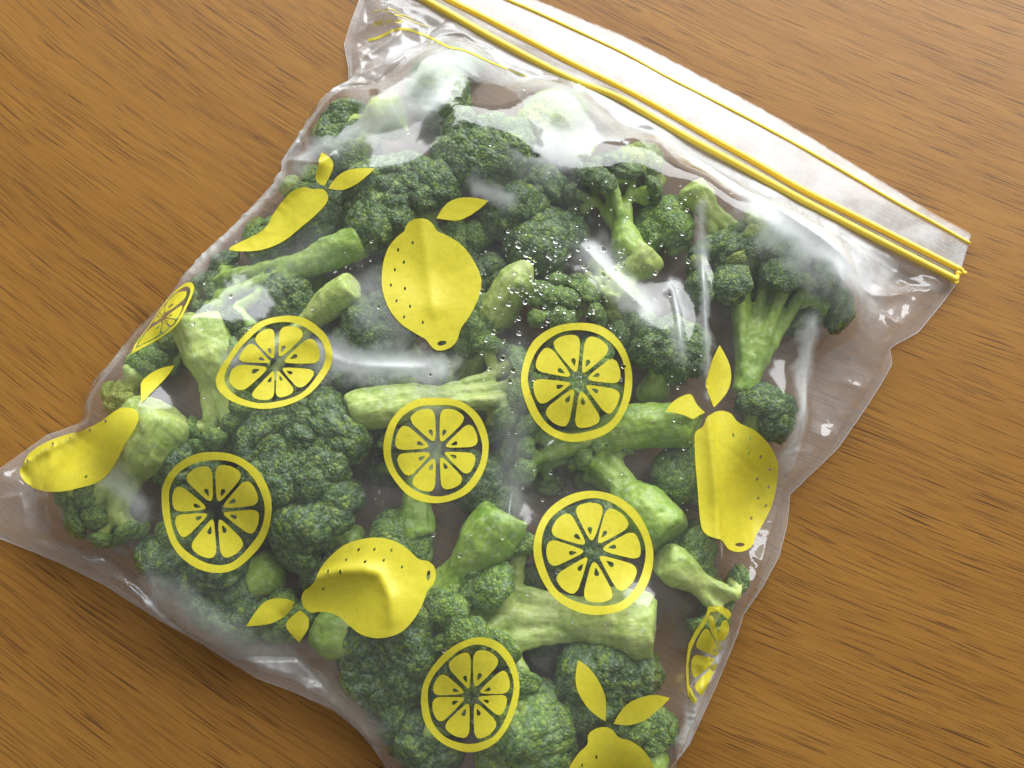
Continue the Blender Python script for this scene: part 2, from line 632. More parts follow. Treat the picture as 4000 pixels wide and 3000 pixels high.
def floret(base, bz, crown, cz, R, sr, bud, stem, label, n=9, tf=0.36, flat=0.8, bend=(0, 0), spread=1.25, lobe=0.50, tip=1.0, bt=0.42, side=False, fork=(.30, .50)):
    """base: cut end of the stalk, crown: middle of the head (layout sheet), heights, R and sr in mm"""
    B = atd(base, bz / 1000.0)
    C = atd(crown, cz / 1000.0)
    R *= (1.28 if side else (1.0 if R >= 19 else 1.16)) / 1000.0
    sr *= (0.88 if side else 1.0) / 1000.0
    root = bpy.data.objects.new("broccoli_floret", None)
    root.empty_display_size = 0.01
    root.location = (B.x * .5 + C.x * .5, B.y * .5 + C.y * .5, 0.0)
    COL.objects.link(root)
    tag(root, label, "broccoli", "frozen broccoli florets in the bag")
    T = Matrix.Translation(-root.location)
    a = (C - B)
    L = a.length
    a.normalize()
    sd = len(label) + int(abs(B.x) * 1e4) % 97
    rs = random.Random(sd * 13 + 5)
    bv = Vector((bend[0], bend[1], 0)) / 1000.0
    P1 = B + a * (L * tf) + bv
    s = a.cross(Vector((0, 0, 1)))
    if s.length < 0.05:
        s = Vector((1, 0, 0))
    s.normalize()
    u = s.cross(a).normalized()
    SV, SF = [], []

    def add(v, f):
        k = len(SV)
        SV.extend(v)
        SF.extend([tuple(i + k for i in q) for q in f])

    def limb(p0, p1, r0, r1, seed, out=None, m=9, sides=9):
        bp, br = [], []
        for j in range(m):
            t = j / (m - 1)
            q = p0.lerp(p1, t)
            if out is not None:
                q = q + out * math.sin(t * math.pi)
            bp.append(T @ q)
            br.append((r0 + (r1 - r0) * t) * (1 - 0.14 * math.sin(t * math.pi)))
        add(*tube(bp, br, sides, 0.22, seed))
    # trunk, its cut end slightly slanted
    path, rad = [], []
    N = 18
    P2 = P1.lerp(C, 0.62)
    for i in range(N + 1):
        t = i / N * 1.5
        if t <= 1:
            q = B.lerp(P1, t) + bv * (t * (1 - t)) * 0.8
            k = 0.94 + 0.10 * math.sin(t * 2.2)
        else:
            q = P1.lerp(P2, (t - 1) * 2)
            k = 1.0 - 0.95 * (t - 1)
        path.append(T @ q)
        if t < 0.12:
            k *= 0.80 + 0.20 * math.sin(t / 0.12 * math.pi / 2)
        if t < 0.3:
            k *= tip + (1 - tip) * (t / 0.3)
        rad.append(sr * k)
    v, f = tube(path, rad, 18, 0.12, sd)
    sl, sl2 = rs.uniform(-.3, .3), rs.uniform(-.3, .3)
    c0 = path[0]
    for k in range(18):
        dv = v[k] - c0
        v[k] = v[k] + a * (dv.dot(s) * sl + dv.dot(u) * sl2)
    add(v, f)
    ga = math.pi * (3 - math.sqrt(5))
    heads = []
    if side:
        # forked stalk: limbs leave the trunk at different heights, each carries a few small heads
        m1 = n
        for i in range(m1):
            th = spread * math.sqrt((i + 0.3) / m1)
            ph = i * ga + rs.uniform(-.3, .3) + sd
            d1 = a * math.cos(th) + (s * math.cos(ph) + u * math.sin(ph)) * math.sin(th)
            q1 = C + Vector((d1.x, d1.y, d1.z * flat)) * (R * rs.uniform(*fork))
            q1.z = max(min(q1.z, 0.026), sr * .5 + .001)
            st = B.lerp(P1, rs.uniform(0.50, 1.0)) + (q1 - P1).normalized() * sr * 0.2
            out = (a * (L * 0.05)) + (q1 - P1).normalized().cross(a).cross(a) * (-0.02 * L)
            limb(st, q1, sr * bt * 1.22, sr * bt * 0.80, sd + i, out)
            m2 = rs.choice((4, 4, 5))
            for j in range(m2):
                ph2 = j * 2 * math.pi / m2 + rs.uniform(-.4, .4)
                t1 = d1.orthogonal().normalized()
                t2 = d1.cross(t1)
                d2 = (d1 + (t1 * math.cos(ph2) + t2 * math.sin(ph2)) * rs.uniform(.35, .62)).normalized()
                p = C + Vector((d2.x, d2.y, d2.z * flat)) * (R * rs.uniform(.74, .96))
                lr = R * rs.uniform(.20, .30)
                p = clear_of_film(p, lr)
                limb(q1, p - d2 * lr * .2, sr * bt * 0.62, lr * 0.55, sd + i * 7 + j, None, 6, 8)
                heads.append((p, lr, d2, 0.78))
    else:
        n = int(n * 1.55)
        lobe *= 0.95
        for i in range(n):
            th = spread * 1.1 * math.sqrt((i + 0.35) / n)
            ph = i * ga + rs.uniform(-.35, .35) + sd
            dirv = a * math.cos(th) + (s * math.cos(ph) + u * math.sin(ph)) * math.sin(th)
            off = dirv * (R * rs.uniform(0.58, 0.70))
            off.z *= flat
            lr = R * lobe * rs.uniform(0.72, 1.2)
            p = clear_of_film(C + off, lr)
            heads.append((p, lr, dirv, rs.uniform(.82, 1.0)))
            if i % 2 and th < 0.8:
                continue
            st = B.lerp(P1, rs.uniform(0.62, 0.98))
            limb(st, p - dirv * lr * 0.3, sr * bt * 1.2, lr * .45, sd + i, a * (L * 0.06))
    stalk("stem", SV, SF, STEMS[stem], root, sd, a.copy())
    HEADS.append((root, heads, bud, sd))
    return root


HEADS = []


def place_heads():
    for root, heads, bud, sd in HEADS:
        rs = random.Random(sd * 29 + 3)
        T = Matrix.Translation(-root.location)
        for p, lr, dirv, zs in heads:
            # bud cluster: shared mesh, own turn and size
            k = rs.randrange(len(LOBES))
            o = bpy.data.objects.new("bud_cluster", LOBE_SETS[bud][k])
            COL.objects.link(o)
            o.parent = root
            q = dirv.to_track_quat('Z', 'Y')
            m = q.to_matrix().to_4x4() @ Matrix.Rotation(rs.uniform(0, 6.28), 4, 'Z')
            S = Matrix.Diagonal((lr * rs.uniform(.95, 1.25), lr * rs.uniform(.95, 1.25), lr * zs, 1))
            M = Matrix.Translation(T @ p) @ m @ S
            o.matrix_local = M
            W = np.array(Matrix.Translation(root.location) @ M)
            raster(LOBE_PTS[k] @ W[:3, :3].T + W[:3, 3])


FL = [
    # base, bz, crown, cz, R, stem r, buds, stem, label, extras
    ((868, 240), 20, (775, 285), 15, 17, 8.5, 'dark', 'pale', "broccoli floret with pale cut stem in the upper left of the bag", dict(n=11, tf=.5, flat=.7, lobe=.44)),
    ((1075, 280), 5, (1052, 312), 21, 21, 8, 'dark', 'mid', "dark round broccoli crown pressed against the film near the zip", dict(n=13, lobe=.46)),
    ((950, 575), 6, (880, 455), 20, 24, 9, 'dark', 'mid', "broad frosty broccoli crown behind the top of the upright lemon print", dict(n=15, lobe=.42)),
    ((790, 515), 24, (535, 625), 15, 18, 7.5, 'dark', 'mid', "floret lying sideways with bright green stalks right of the leftmost slice print", dict(n=6, tf=.30, flat=.6, side=True)),
    ((762, 612), 27, (610, 745), 15, 15, 7, 'mid', 'pale', "floret with pale slanting stalks above the highest left slice print", dict(n=5, tf=.34, side=True, flat=.7)),
    ((760, 655), 10, (800, 700), 15, 15, 6, 'dark', 'mid', "dark broccoli crown just left of the upright lemon print", dict(n=9)),
    ((425, 678), 22, (492, 885), 15, 14, 11, 'mid', 'pale', "floret with thick pale stem pointing up at the left edge", dict(n=5, tf=.45, side=True)),
    ((690, 1030), 6, (652, 985), 22, 25, 9, 'dark', 'mid', "large round dark crown between the three left slice prints", dict(n=17, lobe=.40)),
    ((352, 885), 24, (245, 1065), 12, 15, 14, 'mid', 'pale', "floret with fat whitish stem beside the lower left lemon print", dict(n=5, tf=.45, side=True)),
    ((600, 1230), 8, (505, 1275), 15, 21, 8, 'dark', 'mid', "dark crown below the lowest left slice print", dict(n=12, lobe=.45)),
    ((752, 887), 25, (1050, 850), 17, 17, 8.5, 'mid', 'pale', "floret with blunt pale stem pointing left in the bag centre", dict(n=5, tf=.46, side=True, flat=.7)),
    ((905, 1165), 18, (890, 1010), 11, 16, 7, 'dark', 'mid', "floret under the central slice print with stalks below it", dict(n=5, side=True)),
    ((1097, 1112), 25, (955, 1285), 15, 18, 11, 'mid', 'mid', "floret with thick forked stem right of the lower lemon print", dict(n=5, tf=.36, flat=.5, spread=1.3, side=True)),
    ((700, 1350), 6, (805, 1415), 17, 23, 9, 'dark', 'mid', "wide dark frosty crown beneath the lower lemon print", dict(n=16, lobe=.42)),
    ((1142, 565), 26, (1010, 775), 9, 12, 8, 'mid', 'pale', "floret with pointed pale stalk right of the upright lemon print", dict(n=4, tf=.55, tip=.35, side=True)),
    ((1270, 340), 6, (1205, 285), 12, 16, 8, 'pale', 'pale', "pale green crown blurred by fog just below the zip", dict(n=11, lobe=.46)),
    ((1365, 560), 20, (1330, 440), 19, 15, 7, 'dark', 'mid', "dark upright floret in the upper middle of the bag", dict(n=5, side=True, tf=.3)),
    ((1490, 400), 22, (1560, 500), 15, 14, 6.5, 'pale', 'pale', "yellow green floret with bright stem tip below the zip", dict(n=5, side=True)),
    ((1405, 545), 20, (1335, 610), 19, 11, 9, 'pale', 'pale', "small yellowish floret above the upper right slice print", dict(n=4, side=True)),
    ((1608, 850), 13, (1650, 650), 14, 25, 5.5, 'dark', 'mid', "fan shaped floret with long parallel stalks at the right edge", dict(n=9, tf=.06, flat=.3, spread=1.35, bt=.62, fork=(.45, .62), side=True)),
    ((1195, 800), 10, (1215, 690), 20, 14, 6.5, 'mid', 'mid', "frosty green floret at the upper left of the upper right slice print", dict(n=5, side=True)),
    ((1400, 870), 8, (1440, 775), 18, 14, 6, 'dark', 'mid', "green crown right of the upper right slice print", dict(n=9)),
    ((1590, 985), 8, (1645, 905), 12, 11, 6, 'dark', 'mid', "small dark crown behind the shoulder of the right lemon print", dict(n=8)),
    ((1505, 925), 21, (1195, 985), 13, 14, 9.5, 'mid', 'mid', "floret with long curved stem left of the right lemon print", dict(n=4, tf=.55, bend=(3, 6), side=True)),
    ((1450, 1160), 21, (1310, 1030), 13, 12, 11.5, 'mid', 'mid', "floret with broad cut stem between slice print and right lemon print", dict(n=4, tf=.5, side=True)),
    ((1432, 1205), 23, (1545, 1285), 13, 13, 7.5, 'mid', 'pale', "small branching floret beside the lower right slice print", dict(n=5, tf=.32, flat=.55, side=True)),
    ((1415, 1350), 23, (1140, 1335), 16, 23, 13, 'mid', 'pale', "big floret with smooth pale stem below the lower right slice print", dict(n=7, tf=.34, flat=.6, spread=1.3, side=True)),
    ((1400, 1560), 6, (1330, 1500), 20, 21, 8, 'dark', 'mid', "blue green crown behind the two leaves of the bottom lemon print", dict(n=13, lobe=.44)),
    ((1240, 1700), 8, (1165, 1620), 16, 18, 8, 'mid', 'mid', "green crown at the bottom edge right of the lowest slice print", dict(n=11)),
    ((960, 1550), 8, (890, 1610), 14, 16, 7, 'dark', 'mid', "dark crown at the bottom edge left of the lowest slice print", dict(n=10)),
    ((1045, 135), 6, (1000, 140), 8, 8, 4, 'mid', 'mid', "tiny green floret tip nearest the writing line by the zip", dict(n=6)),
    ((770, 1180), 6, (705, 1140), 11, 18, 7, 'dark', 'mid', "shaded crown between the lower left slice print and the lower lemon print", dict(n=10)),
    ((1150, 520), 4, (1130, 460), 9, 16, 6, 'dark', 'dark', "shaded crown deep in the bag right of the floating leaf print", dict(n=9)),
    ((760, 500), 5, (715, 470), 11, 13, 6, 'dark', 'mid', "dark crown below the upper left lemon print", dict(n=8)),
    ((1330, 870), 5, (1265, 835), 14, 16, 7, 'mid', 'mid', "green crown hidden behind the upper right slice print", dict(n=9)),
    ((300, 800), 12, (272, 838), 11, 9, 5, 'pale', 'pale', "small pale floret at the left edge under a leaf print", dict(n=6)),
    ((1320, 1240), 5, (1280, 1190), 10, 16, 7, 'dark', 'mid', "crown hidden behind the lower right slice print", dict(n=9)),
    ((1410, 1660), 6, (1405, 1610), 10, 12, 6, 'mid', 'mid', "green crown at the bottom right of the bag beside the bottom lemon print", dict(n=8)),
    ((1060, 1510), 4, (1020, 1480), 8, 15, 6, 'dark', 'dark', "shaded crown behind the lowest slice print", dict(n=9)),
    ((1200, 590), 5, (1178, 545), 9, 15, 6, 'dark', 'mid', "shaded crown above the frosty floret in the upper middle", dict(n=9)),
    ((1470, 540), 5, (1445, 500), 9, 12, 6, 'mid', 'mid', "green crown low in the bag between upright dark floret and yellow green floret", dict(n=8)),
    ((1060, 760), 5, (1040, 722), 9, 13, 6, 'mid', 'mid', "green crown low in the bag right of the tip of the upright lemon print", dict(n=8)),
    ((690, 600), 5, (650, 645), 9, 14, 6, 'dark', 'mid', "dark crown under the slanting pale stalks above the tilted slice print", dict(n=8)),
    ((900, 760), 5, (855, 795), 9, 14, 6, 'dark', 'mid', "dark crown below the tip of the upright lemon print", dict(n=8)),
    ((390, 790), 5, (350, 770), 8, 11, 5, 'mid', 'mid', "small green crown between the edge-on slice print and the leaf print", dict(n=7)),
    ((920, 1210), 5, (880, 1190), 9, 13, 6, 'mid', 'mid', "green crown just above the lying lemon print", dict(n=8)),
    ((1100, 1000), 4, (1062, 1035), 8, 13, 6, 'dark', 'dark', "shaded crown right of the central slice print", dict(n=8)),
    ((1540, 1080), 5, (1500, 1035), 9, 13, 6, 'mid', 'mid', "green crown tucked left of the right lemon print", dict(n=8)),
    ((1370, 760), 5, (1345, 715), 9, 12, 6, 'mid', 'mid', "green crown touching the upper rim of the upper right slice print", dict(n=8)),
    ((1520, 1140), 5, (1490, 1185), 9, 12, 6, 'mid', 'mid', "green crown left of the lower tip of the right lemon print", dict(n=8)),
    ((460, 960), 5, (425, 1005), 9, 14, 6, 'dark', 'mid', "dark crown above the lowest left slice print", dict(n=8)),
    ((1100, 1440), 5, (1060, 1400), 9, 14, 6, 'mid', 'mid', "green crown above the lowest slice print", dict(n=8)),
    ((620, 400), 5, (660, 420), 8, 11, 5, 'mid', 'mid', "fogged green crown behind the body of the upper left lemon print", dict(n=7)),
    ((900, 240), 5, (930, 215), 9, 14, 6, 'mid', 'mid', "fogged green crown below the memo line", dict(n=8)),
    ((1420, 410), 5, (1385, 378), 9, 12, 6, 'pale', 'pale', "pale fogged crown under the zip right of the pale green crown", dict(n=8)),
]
for b, bz, c, cz, R, sr, bud, stem, label, ex in FL:
    floret(b, bz, c, cz, R, sr, bud, stem, label, **ex)
# filler crowns added low down to darken the gaps between the upper florets
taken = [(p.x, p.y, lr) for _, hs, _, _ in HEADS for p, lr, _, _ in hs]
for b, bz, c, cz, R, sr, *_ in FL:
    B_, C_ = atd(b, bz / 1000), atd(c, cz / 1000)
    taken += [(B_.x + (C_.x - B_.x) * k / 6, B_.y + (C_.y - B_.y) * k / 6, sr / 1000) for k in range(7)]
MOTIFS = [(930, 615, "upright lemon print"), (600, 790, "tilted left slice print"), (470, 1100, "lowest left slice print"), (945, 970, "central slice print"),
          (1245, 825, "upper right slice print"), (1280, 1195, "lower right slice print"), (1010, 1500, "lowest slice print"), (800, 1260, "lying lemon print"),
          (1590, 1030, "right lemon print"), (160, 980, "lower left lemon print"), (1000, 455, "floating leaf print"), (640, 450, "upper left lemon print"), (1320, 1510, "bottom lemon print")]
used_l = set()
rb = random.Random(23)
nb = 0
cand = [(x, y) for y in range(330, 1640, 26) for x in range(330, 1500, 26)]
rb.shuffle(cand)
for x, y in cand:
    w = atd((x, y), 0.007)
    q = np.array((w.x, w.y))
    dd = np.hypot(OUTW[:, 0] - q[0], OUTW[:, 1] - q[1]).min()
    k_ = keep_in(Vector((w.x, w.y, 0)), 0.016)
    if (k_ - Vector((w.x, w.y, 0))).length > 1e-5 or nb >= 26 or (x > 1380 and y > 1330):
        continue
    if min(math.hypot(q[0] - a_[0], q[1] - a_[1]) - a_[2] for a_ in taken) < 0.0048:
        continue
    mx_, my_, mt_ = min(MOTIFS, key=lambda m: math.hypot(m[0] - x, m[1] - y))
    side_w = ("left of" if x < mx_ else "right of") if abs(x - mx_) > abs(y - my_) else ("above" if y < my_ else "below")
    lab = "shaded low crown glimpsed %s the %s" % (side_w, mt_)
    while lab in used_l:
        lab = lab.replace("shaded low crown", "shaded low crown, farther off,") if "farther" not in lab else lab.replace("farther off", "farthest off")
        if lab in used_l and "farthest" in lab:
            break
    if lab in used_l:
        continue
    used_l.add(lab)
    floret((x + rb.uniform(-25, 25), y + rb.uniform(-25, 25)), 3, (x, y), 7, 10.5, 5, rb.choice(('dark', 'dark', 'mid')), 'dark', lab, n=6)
    taken.append((q[0], q[1], 0.010))
    nb += 1
fuse_stalks()
place_heads()

# ------------------------------------------------------------------ bag film: shape
def resample(poly, n, kink=0.0):
    p = catmull(poly, 8)
    if kink:
        pl = np.array(poly, float)
        lin = np.concatenate([np.linspace(pl[i], pl[i + 1], max(2, int(np.linalg.norm(pl[i + 1] - pl[i]) / 8)), endpoint=False) for i in range(len(pl) - 1)] + [pl[-1:]])
        p = lin
    s = np.r_[0, np.cumsum(np.linalg.norm(np.diff(p, axis=0), axis=1))]
    q = np.linspace(0, s[-1], n)
    return np.c_[np.interp(q, s, p[:, 0]), np.interp(q, s, p[:, 1])]


NS, NTT = 441, 469
Lc, Rc = resample(SIDE_L, NTT, 1), resample(SIDE_R, NTT, 1)
Bc, Tc = resample(BOTTOM, NS, 1), resample(TOP, NS)
# fine waviness of the torn, crinkled edges
for arr, amp in ((Lc, 3), (Rc, 3), (Bc, 3), (Tc, 4)):
    m = len(arr)
    for i in range(m):
        w = math.sin(math.pi * i / (m - 1))
        arr[i, 1] += w * amp * noise.noise(Vector((i * 0.23, amp * 9.1 + arr[0, 0], 0)))
s = np.linspace(0, 1, NS)[None, :, None]
t = np.linspace(0, 1, NTT)[:, None, None]
PX = ((1 - s) * Lc[:, None] + s * Rc[:, None] + (1 - t) * Bc[None] + t * Tc[None]
      - ((1 - s) * (1 - t) * Lc[0] + s * (1 - t) * Rc[0] + (1 - s) * t * Lc[-1] + s * t * Rc[-1]))


def unproject(P, z):
    k = HALF_W / CAM_D / 2000.0
    dx = (P[..., 0] - 2000) * k
    dy = (1500 - P[..., 1]) * k
    d = np.stack([dx, dy * UP.y + FWD.y, dy * UP.z + FWD.z], -1)
    tt = (z - CAM_O.z) / d[..., 2]
    return np.array(CAM_O)[None, None] + d * tt[..., None]


XY = unproject(PX, np.full(PX.shape[:2], 0.0015))
X, Y = XY[..., 0], XY[..., 1]


def seg_dist(P, poly, reach=None):
    """distance of sheet points to a polyline, and the signed side"""
    if reach:
        pl = np.array(poly, float)
        lo_, hi_ = pl.min(0) - reach, pl.max(0) + reach
        m = (P[..., 0] > lo_[0]) & (P[..., 0] < hi_[0]) & (P[..., 1] > lo_[1]) & (P[..., 1] < hi_[1])
        out = [np.full(P.shape[:-1], 1e9), np.zeros(P.shape[:-1]), np.zeros(P.shape[:-1])]
        if m.any():
            for o_, r_ in zip(out, seg_dist(P[m], poly)):
                o_[m] = r_
        return out
    best = np.full(P.shape[:-1], 1e9)
    side = np.zeros(P.shape[:-1])
    par = np.zeros(P.shape[:-1])
    pl = np.array(poly, float)
    for i in range(len(pl) - 1):
        a, b = pl[i], pl[i + 1]
        ab = b - a
        h = np.clip(((P - a) @ ab) / (ab @ ab), 0, 1)
        q = a + h[..., None] * ab
        d = np.hypot(P[..., 0] - q[..., 0], P[..., 1] - q[..., 1])
        cr = ab[0] * (P[..., 1] - a[1]) - ab[1] * (P[..., 0] - a[0])
        m = d < best
        best = np.where(m, d, best)
        side = np.where(m, np.sign(cr), side)
        par = np.where(m, (i + h) / (len(pl) - 1), par)
    return best, side, par


def sample(Z, x, y):
    fx = np.clip((x + HEXT) / (2 * HEXT) * HN - 0.5, 0, HN - 1.001)
    fy = np.clip((y + HEXT) / (2 * HEXT) * HN - 0.5, 0, HN - 1.001)
    ix, iy = fx.astype(int), fy.astype(int)
    ax, ay = fx - ix, fy - iy
    return (Z[iy, ix] * (1 - ax) * (1 - ay) + Z[iy, ix + 1] * ax * (1 - ay) + Z[iy + 1, ix] * (1 - ax) * ay + Z[iy + 1, ix + 1] * ax * ay)


def maxf(Z):
    Q = Z.copy()
    for dy in (-1, 0, 1):
        for dx in (-1, 0, 1):
            Q = np.maximum(Q, np.roll(np.roll(Z, dy, 0), dx, 1))
    return Q


def plusf(Z, fn):
    Q = fn(fn(Z, np.roll(Z, 1, 0)), np.roll(Z, -1, 0))
    return fn(fn(Q, np.roll(Z, 1, 1)), np.roll(Z, -1, 1))


HD = maxf(maxf(HMAP))
Q = HD.copy()
for k in range(22):                       # taut film spans the gaps between florets
    Q = maxf(Q) if k % 2 else plusf(Q, np.maximum)
for k in range(22):
    Q = -maxf(-Q) if k % 2 else plusf(Q, np.minimum)


def blur(Z, n):
    for _ in range(n):
        Z = (2 * Z + np.roll(Z, 1, 0) + np.roll(Z, -1, 0)) / 4
        Z = (2 * Z + np.roll(Z, 1, 1) + np.roll(Z, -1, 1)) / 4
    return Z


QC = Q.copy()
Q = Q * 0.80 + HD * 0.20
HO = blur(Q, 60) + 0.0006
ex = np.maximum(HD - HO, 0)
for k in range(17):
    ex = plusf(ex, np.maximum) if k % 2 else maxf(ex)
HO = HO + blur(ex, 110)
HO = np.maximum(HO, HD + 0.0002)
HO = np.maximum(blur(HO, 3), HD + 0.0001)
H = sample(HO, X, Y)

zd, zs, zp = seg_dist(PX, ZIP1)
above = zs < 0                                  # beyond the lower zip track
def strip_height(d, u):
    zz = 0.0035 + 0.0085 * np.abs(np.sin(np.pi * np.clip(u, 0, 1))) ** 1.1
    k = np.clip(d / 300.0, 0, 1)
    return zz * (1 - k) + (0.0016 + 0.62 * (zz - 0.0016)) * k


def on_strip(x_, y_, up=0.0):
    d_, s_, u_ = seg_dist(np.array([[x_, y_]], float), ZIP1)
    return at(x_, y_, float(strip_height(d_ if s_[0] < 0 else d_ * 0, u_)[0]) + up)


zip_z = np.where(above, strip_height(zd, zp), strip_height(zd * 0, zp))
pin = above | (zd < 12)
dl, _, pl_ = seg_dist(PX, np.r_[Lc[::9], Lc[-1:]])
dr_, _, pr_ = seg_dist(PX, np.r_[Rc[::9], Rc[-1:]])
db, _, pb_ = seg_dist(PX, np.r_[Bc[::9], Bc[-1:]])
weld = np.minimum(np.minimum(dl, dr_), db)
EDGE = 0.0012
flatw = (weld < 26) & ~above & (sample(HD, X, Y) < 0.0005)
zip_z = np.where(flatw & ~above, EDGE, zip_z)
pin = pin | flatw
lo = np.maximum(H, 0.0014)


def relax(Zr, low, pn, pz, g, n):
    for it in range(n):
        A = 0.25 * (Zr[:-2, 1:-1] + Zr[2:, 1:-1] + Zr[1:-1, :-2] + Zr[1:-1, 2:])
        Zr[1:-1, 1:-1] = np.maximum(low[1:-1, 1:-1], A - g)
        Zr[0, :] = EDGE; Zr[:, 0] = EDGE; Zr[:, -1] = EDGE
        Zr[pn] = pz[pn]
    return Zr


cs = 4
fl_ = np.clip((0.004 - sample(blur(QC, 4), X, Y)) / 0.004, 0, 1) * (1 + 3.0 * np.clip(zd / 300, 0, 1))
gc = 8.0e-5 * (1 + fl_[1:-1, 1:-1])
Zc = relax(lo[::cs, ::cs].copy(), lo[::cs, ::cs], pin[::cs, ::cs], zip_z[::cs, ::cs], 8.0e-5 * (1 + fl_[::cs, ::cs][1:-1, 1:-1]), 700)
ci, cj = np.arange(NS) / cs, np.arange(NTT) / cs
i0 = np.minimum(ci.astype(int), Zc.shape[1] - 2); j0 = np.minimum(cj.astype(int), Zc.shape[0] - 2)
ai, aj = (ci - i0)[None], (cj - j0)[:, None]
Z = (Zc[j0][:, i0] * (1 - ai) * (1 - aj) + Zc[j0][:, i0 + 1] * ai * (1 - aj) + Zc[j0 + 1][:, i0] * (1 - ai) * aj + Zc[j0 + 1][:, i0 + 1] * ai * aj)
Z = relax(np.maximum(Z, lo), lo, pin, zip_z, gc / 16, 220)
for it in range(8):
    A = 0.25 * (Z[:-2, 1:-1] + Z[2:, 1:-1] + Z[1:-1, :-2] + Z[1:-1, 2:])
    Z[1:-1, 1:-1] = np.maximum(lo[1:-1, 1:-1] - 0.0002, A)
gap = np.clip(Z - sample(HD, X, Y), 0, None)
free = np.clip((gap - 0.0008) / 0.006, 0, 1)
free = np.where(blur(HD, 3).max() * 0 + sample(blur(QC, 4), X, Y) < 0.002, 1.0, free)
edge_w = np.minimum.reduce([np.broadcast_to(np.minimum(np.arange(NS), np.arange(NS)[::-1])[None] / 15.0, Z.shape),
                            np.broadcast_to(np.arange(NTT)[:, None] / 15.0, Z.shape), np.ones_like(Z)])

# crumpling of the slack film and creases one can see
CREASES = [
    ([(2672, 930), (2680, 1150), (2692, 1450), (2705, 1700), (2735, 2000), (2750, 2250), (2760, 2400)], 26, 3.4),
    ([(2570, 1180), (2592, 1330), (2588, 1480)], 20, 2.0),
    ([(3090, 1290), (3085, 1480), (3070, 1700), (3035, 1920), (2985, 2080), (2870, 2330), (2830, 2420)], 30, 3.0),
    ([(2250, 370), (2450, 500), (2700, 715), (2900, 880), (3060, 1010), (3260, 1160)], 26, 3.0),
    ([(3690, 1160), (3560, 1150), (3430, 1190), (3300, 1195), (3245, 1170)], 20, 2.6),
    ([(3690, 1155), (3520, 1090), (3300, 980), (3000, 830)], 18, 1.8),
    ([(3690, 1160), (3650, 1200), (3600, 1280)], 14, 1.6),
    ([(3580, 1298), (3500, 1290), (3470, 1300), (3400, 1270), (3420, 1420)], 14, 1.8),
    ([(2050, 1960), (2130, 1790), (2180, 1740)], 18, 1.6),
    ([(2010, 1300), (2030, 1700), (1990, 2000), (1960, 2300), (1930, 2550)], 30, 1.6),
    ([(1030, 985), (1130, 880), (1290, 770), (1370, 700)], 20, 3.2),
    ([(1660, 880), (1690, 1100), (1720, 1330)], 36, 1.3),
    ([(-60, 1930), (80, 1850), (240, 1770), (390, 1700), (500, 1630)], 24, 3.6),
    ([(1150, 2400), (1250, 2280), (1400, 2230), (1530, 2240), (1570, 2320), (1570, 2450)], 30, 3.0),
    ([(1350, 172), (1420, 130), (1490, 95), (1590, 130)], 12, 2.4),
    ([(1362, 310), (1470, 240), (1560, 190), (1600, 130)], 13, 2.4),
    ([(1540, 190), (1535, 150), (1590, 135)], 9, 1.6),
    ([(1400, 20), (1380, 110), (1395, 180)], 10, 1.4),
    ([(1100, 680), (1180, 700), (1330, 770)], 20, 1.6),
    ([(0, 1975), (130, 1945), (160, 2020), (150, 2090), (130, 2140)], 16, 2.6),
    ([(140, 2130), (200, 2070), (230, 1960), (290, 1980)], 14, 2.0),
    ([(250, 2180), (330, 2190), (390, 2230), (450, 2120), (400, 2090)], 13, 1.9),
    ([(460, 2240), (540, 2260), (640, 2360), (690, 2420)], 16, 1.9),
    ([(560, 2100), (620, 2150), (680, 2300), (690, 2440)], 16, 1.6),
    ([(300, 1640), (420, 1540), (560, 1450), (720, 1420)], 18, 2.2),
    ([(900, 1520), (1060, 1470), (1250, 1400), (1420, 1490), (1740, 1500)], 26, 0.7),
    ([(2240, 1050), (2360, 1180), (2470, 1290)], 26, 0.7),
    ([(800, 2560), (980, 2560), (1200, 2660), (1420, 2800)], 20, 2.0),
    ([(950, 900), (1000, 850), (1010, 820), (980, 800)], 11, 1.6),
    ([(2750, 2350), (2720, 2600), (2690, 2800)], 22, 2.4),
    ([(2860, 2380), (2850, 2480), (2880, 2570)], 12, 1.4),
]
W = np.zeros_like(Z)
for poly, w, amp in CREASES:
    d, _, par = seg_dist(PX, catmull(poly, 45), 7 * w)
    fade = np.clip(np.minimum(par, 1 - par) * 6, 0.12, 1)
    W += amp * 0.001 * np.exp(-(d / w) ** 1.15) * fade
wx, wy = pnoise(X * 26, Y * 26, 41), pnoise(X * 26, Y * 26, 42)
r1 = 1 - np.abs(pnoise(X * 38 + wx * .6, Y * 38 + wy * .6, 43)) * 2.6
r2 = 1 - np.abs(pnoise(X * 95 + wy * .8, Y * 95 + wx * .8, 44)) * 2.6
CR = 0.7 * r1 + 0.25 * r2
micro = fnoise(X * 150 + wx, Y * 150 + wy, 45, 3)
FCT = np.zeros_like(Z)
fr = random.Random(11)
fpts = []
gy_ = Y.min() - .01
while gy_ < Y.max() + .02:
    gx_ = X.min() - .01
    while gx_ < X.max() + .02:
        if fr.random() < 0.78:
            fpts.append((gx_ + fr.uniform(-.0045, .0045), gy_ + fr.uniform(-.0045, .0045)))
        gx_ += 0.0095
    gy_ += 0.0095
fv, _, ff_, *_ = geometry.delaunay_2d_cdt([Vector(q) for q in fpts], [], [], 0, 1e-6)
FB = BVHTree.FromPolygons([Vector((q.x, q.y, fr.random() ** 1.6)) for q in fv], ff_)
HDb = sample(blur(QC, 4), X, Y)          # gaps between florets do not count as slack film
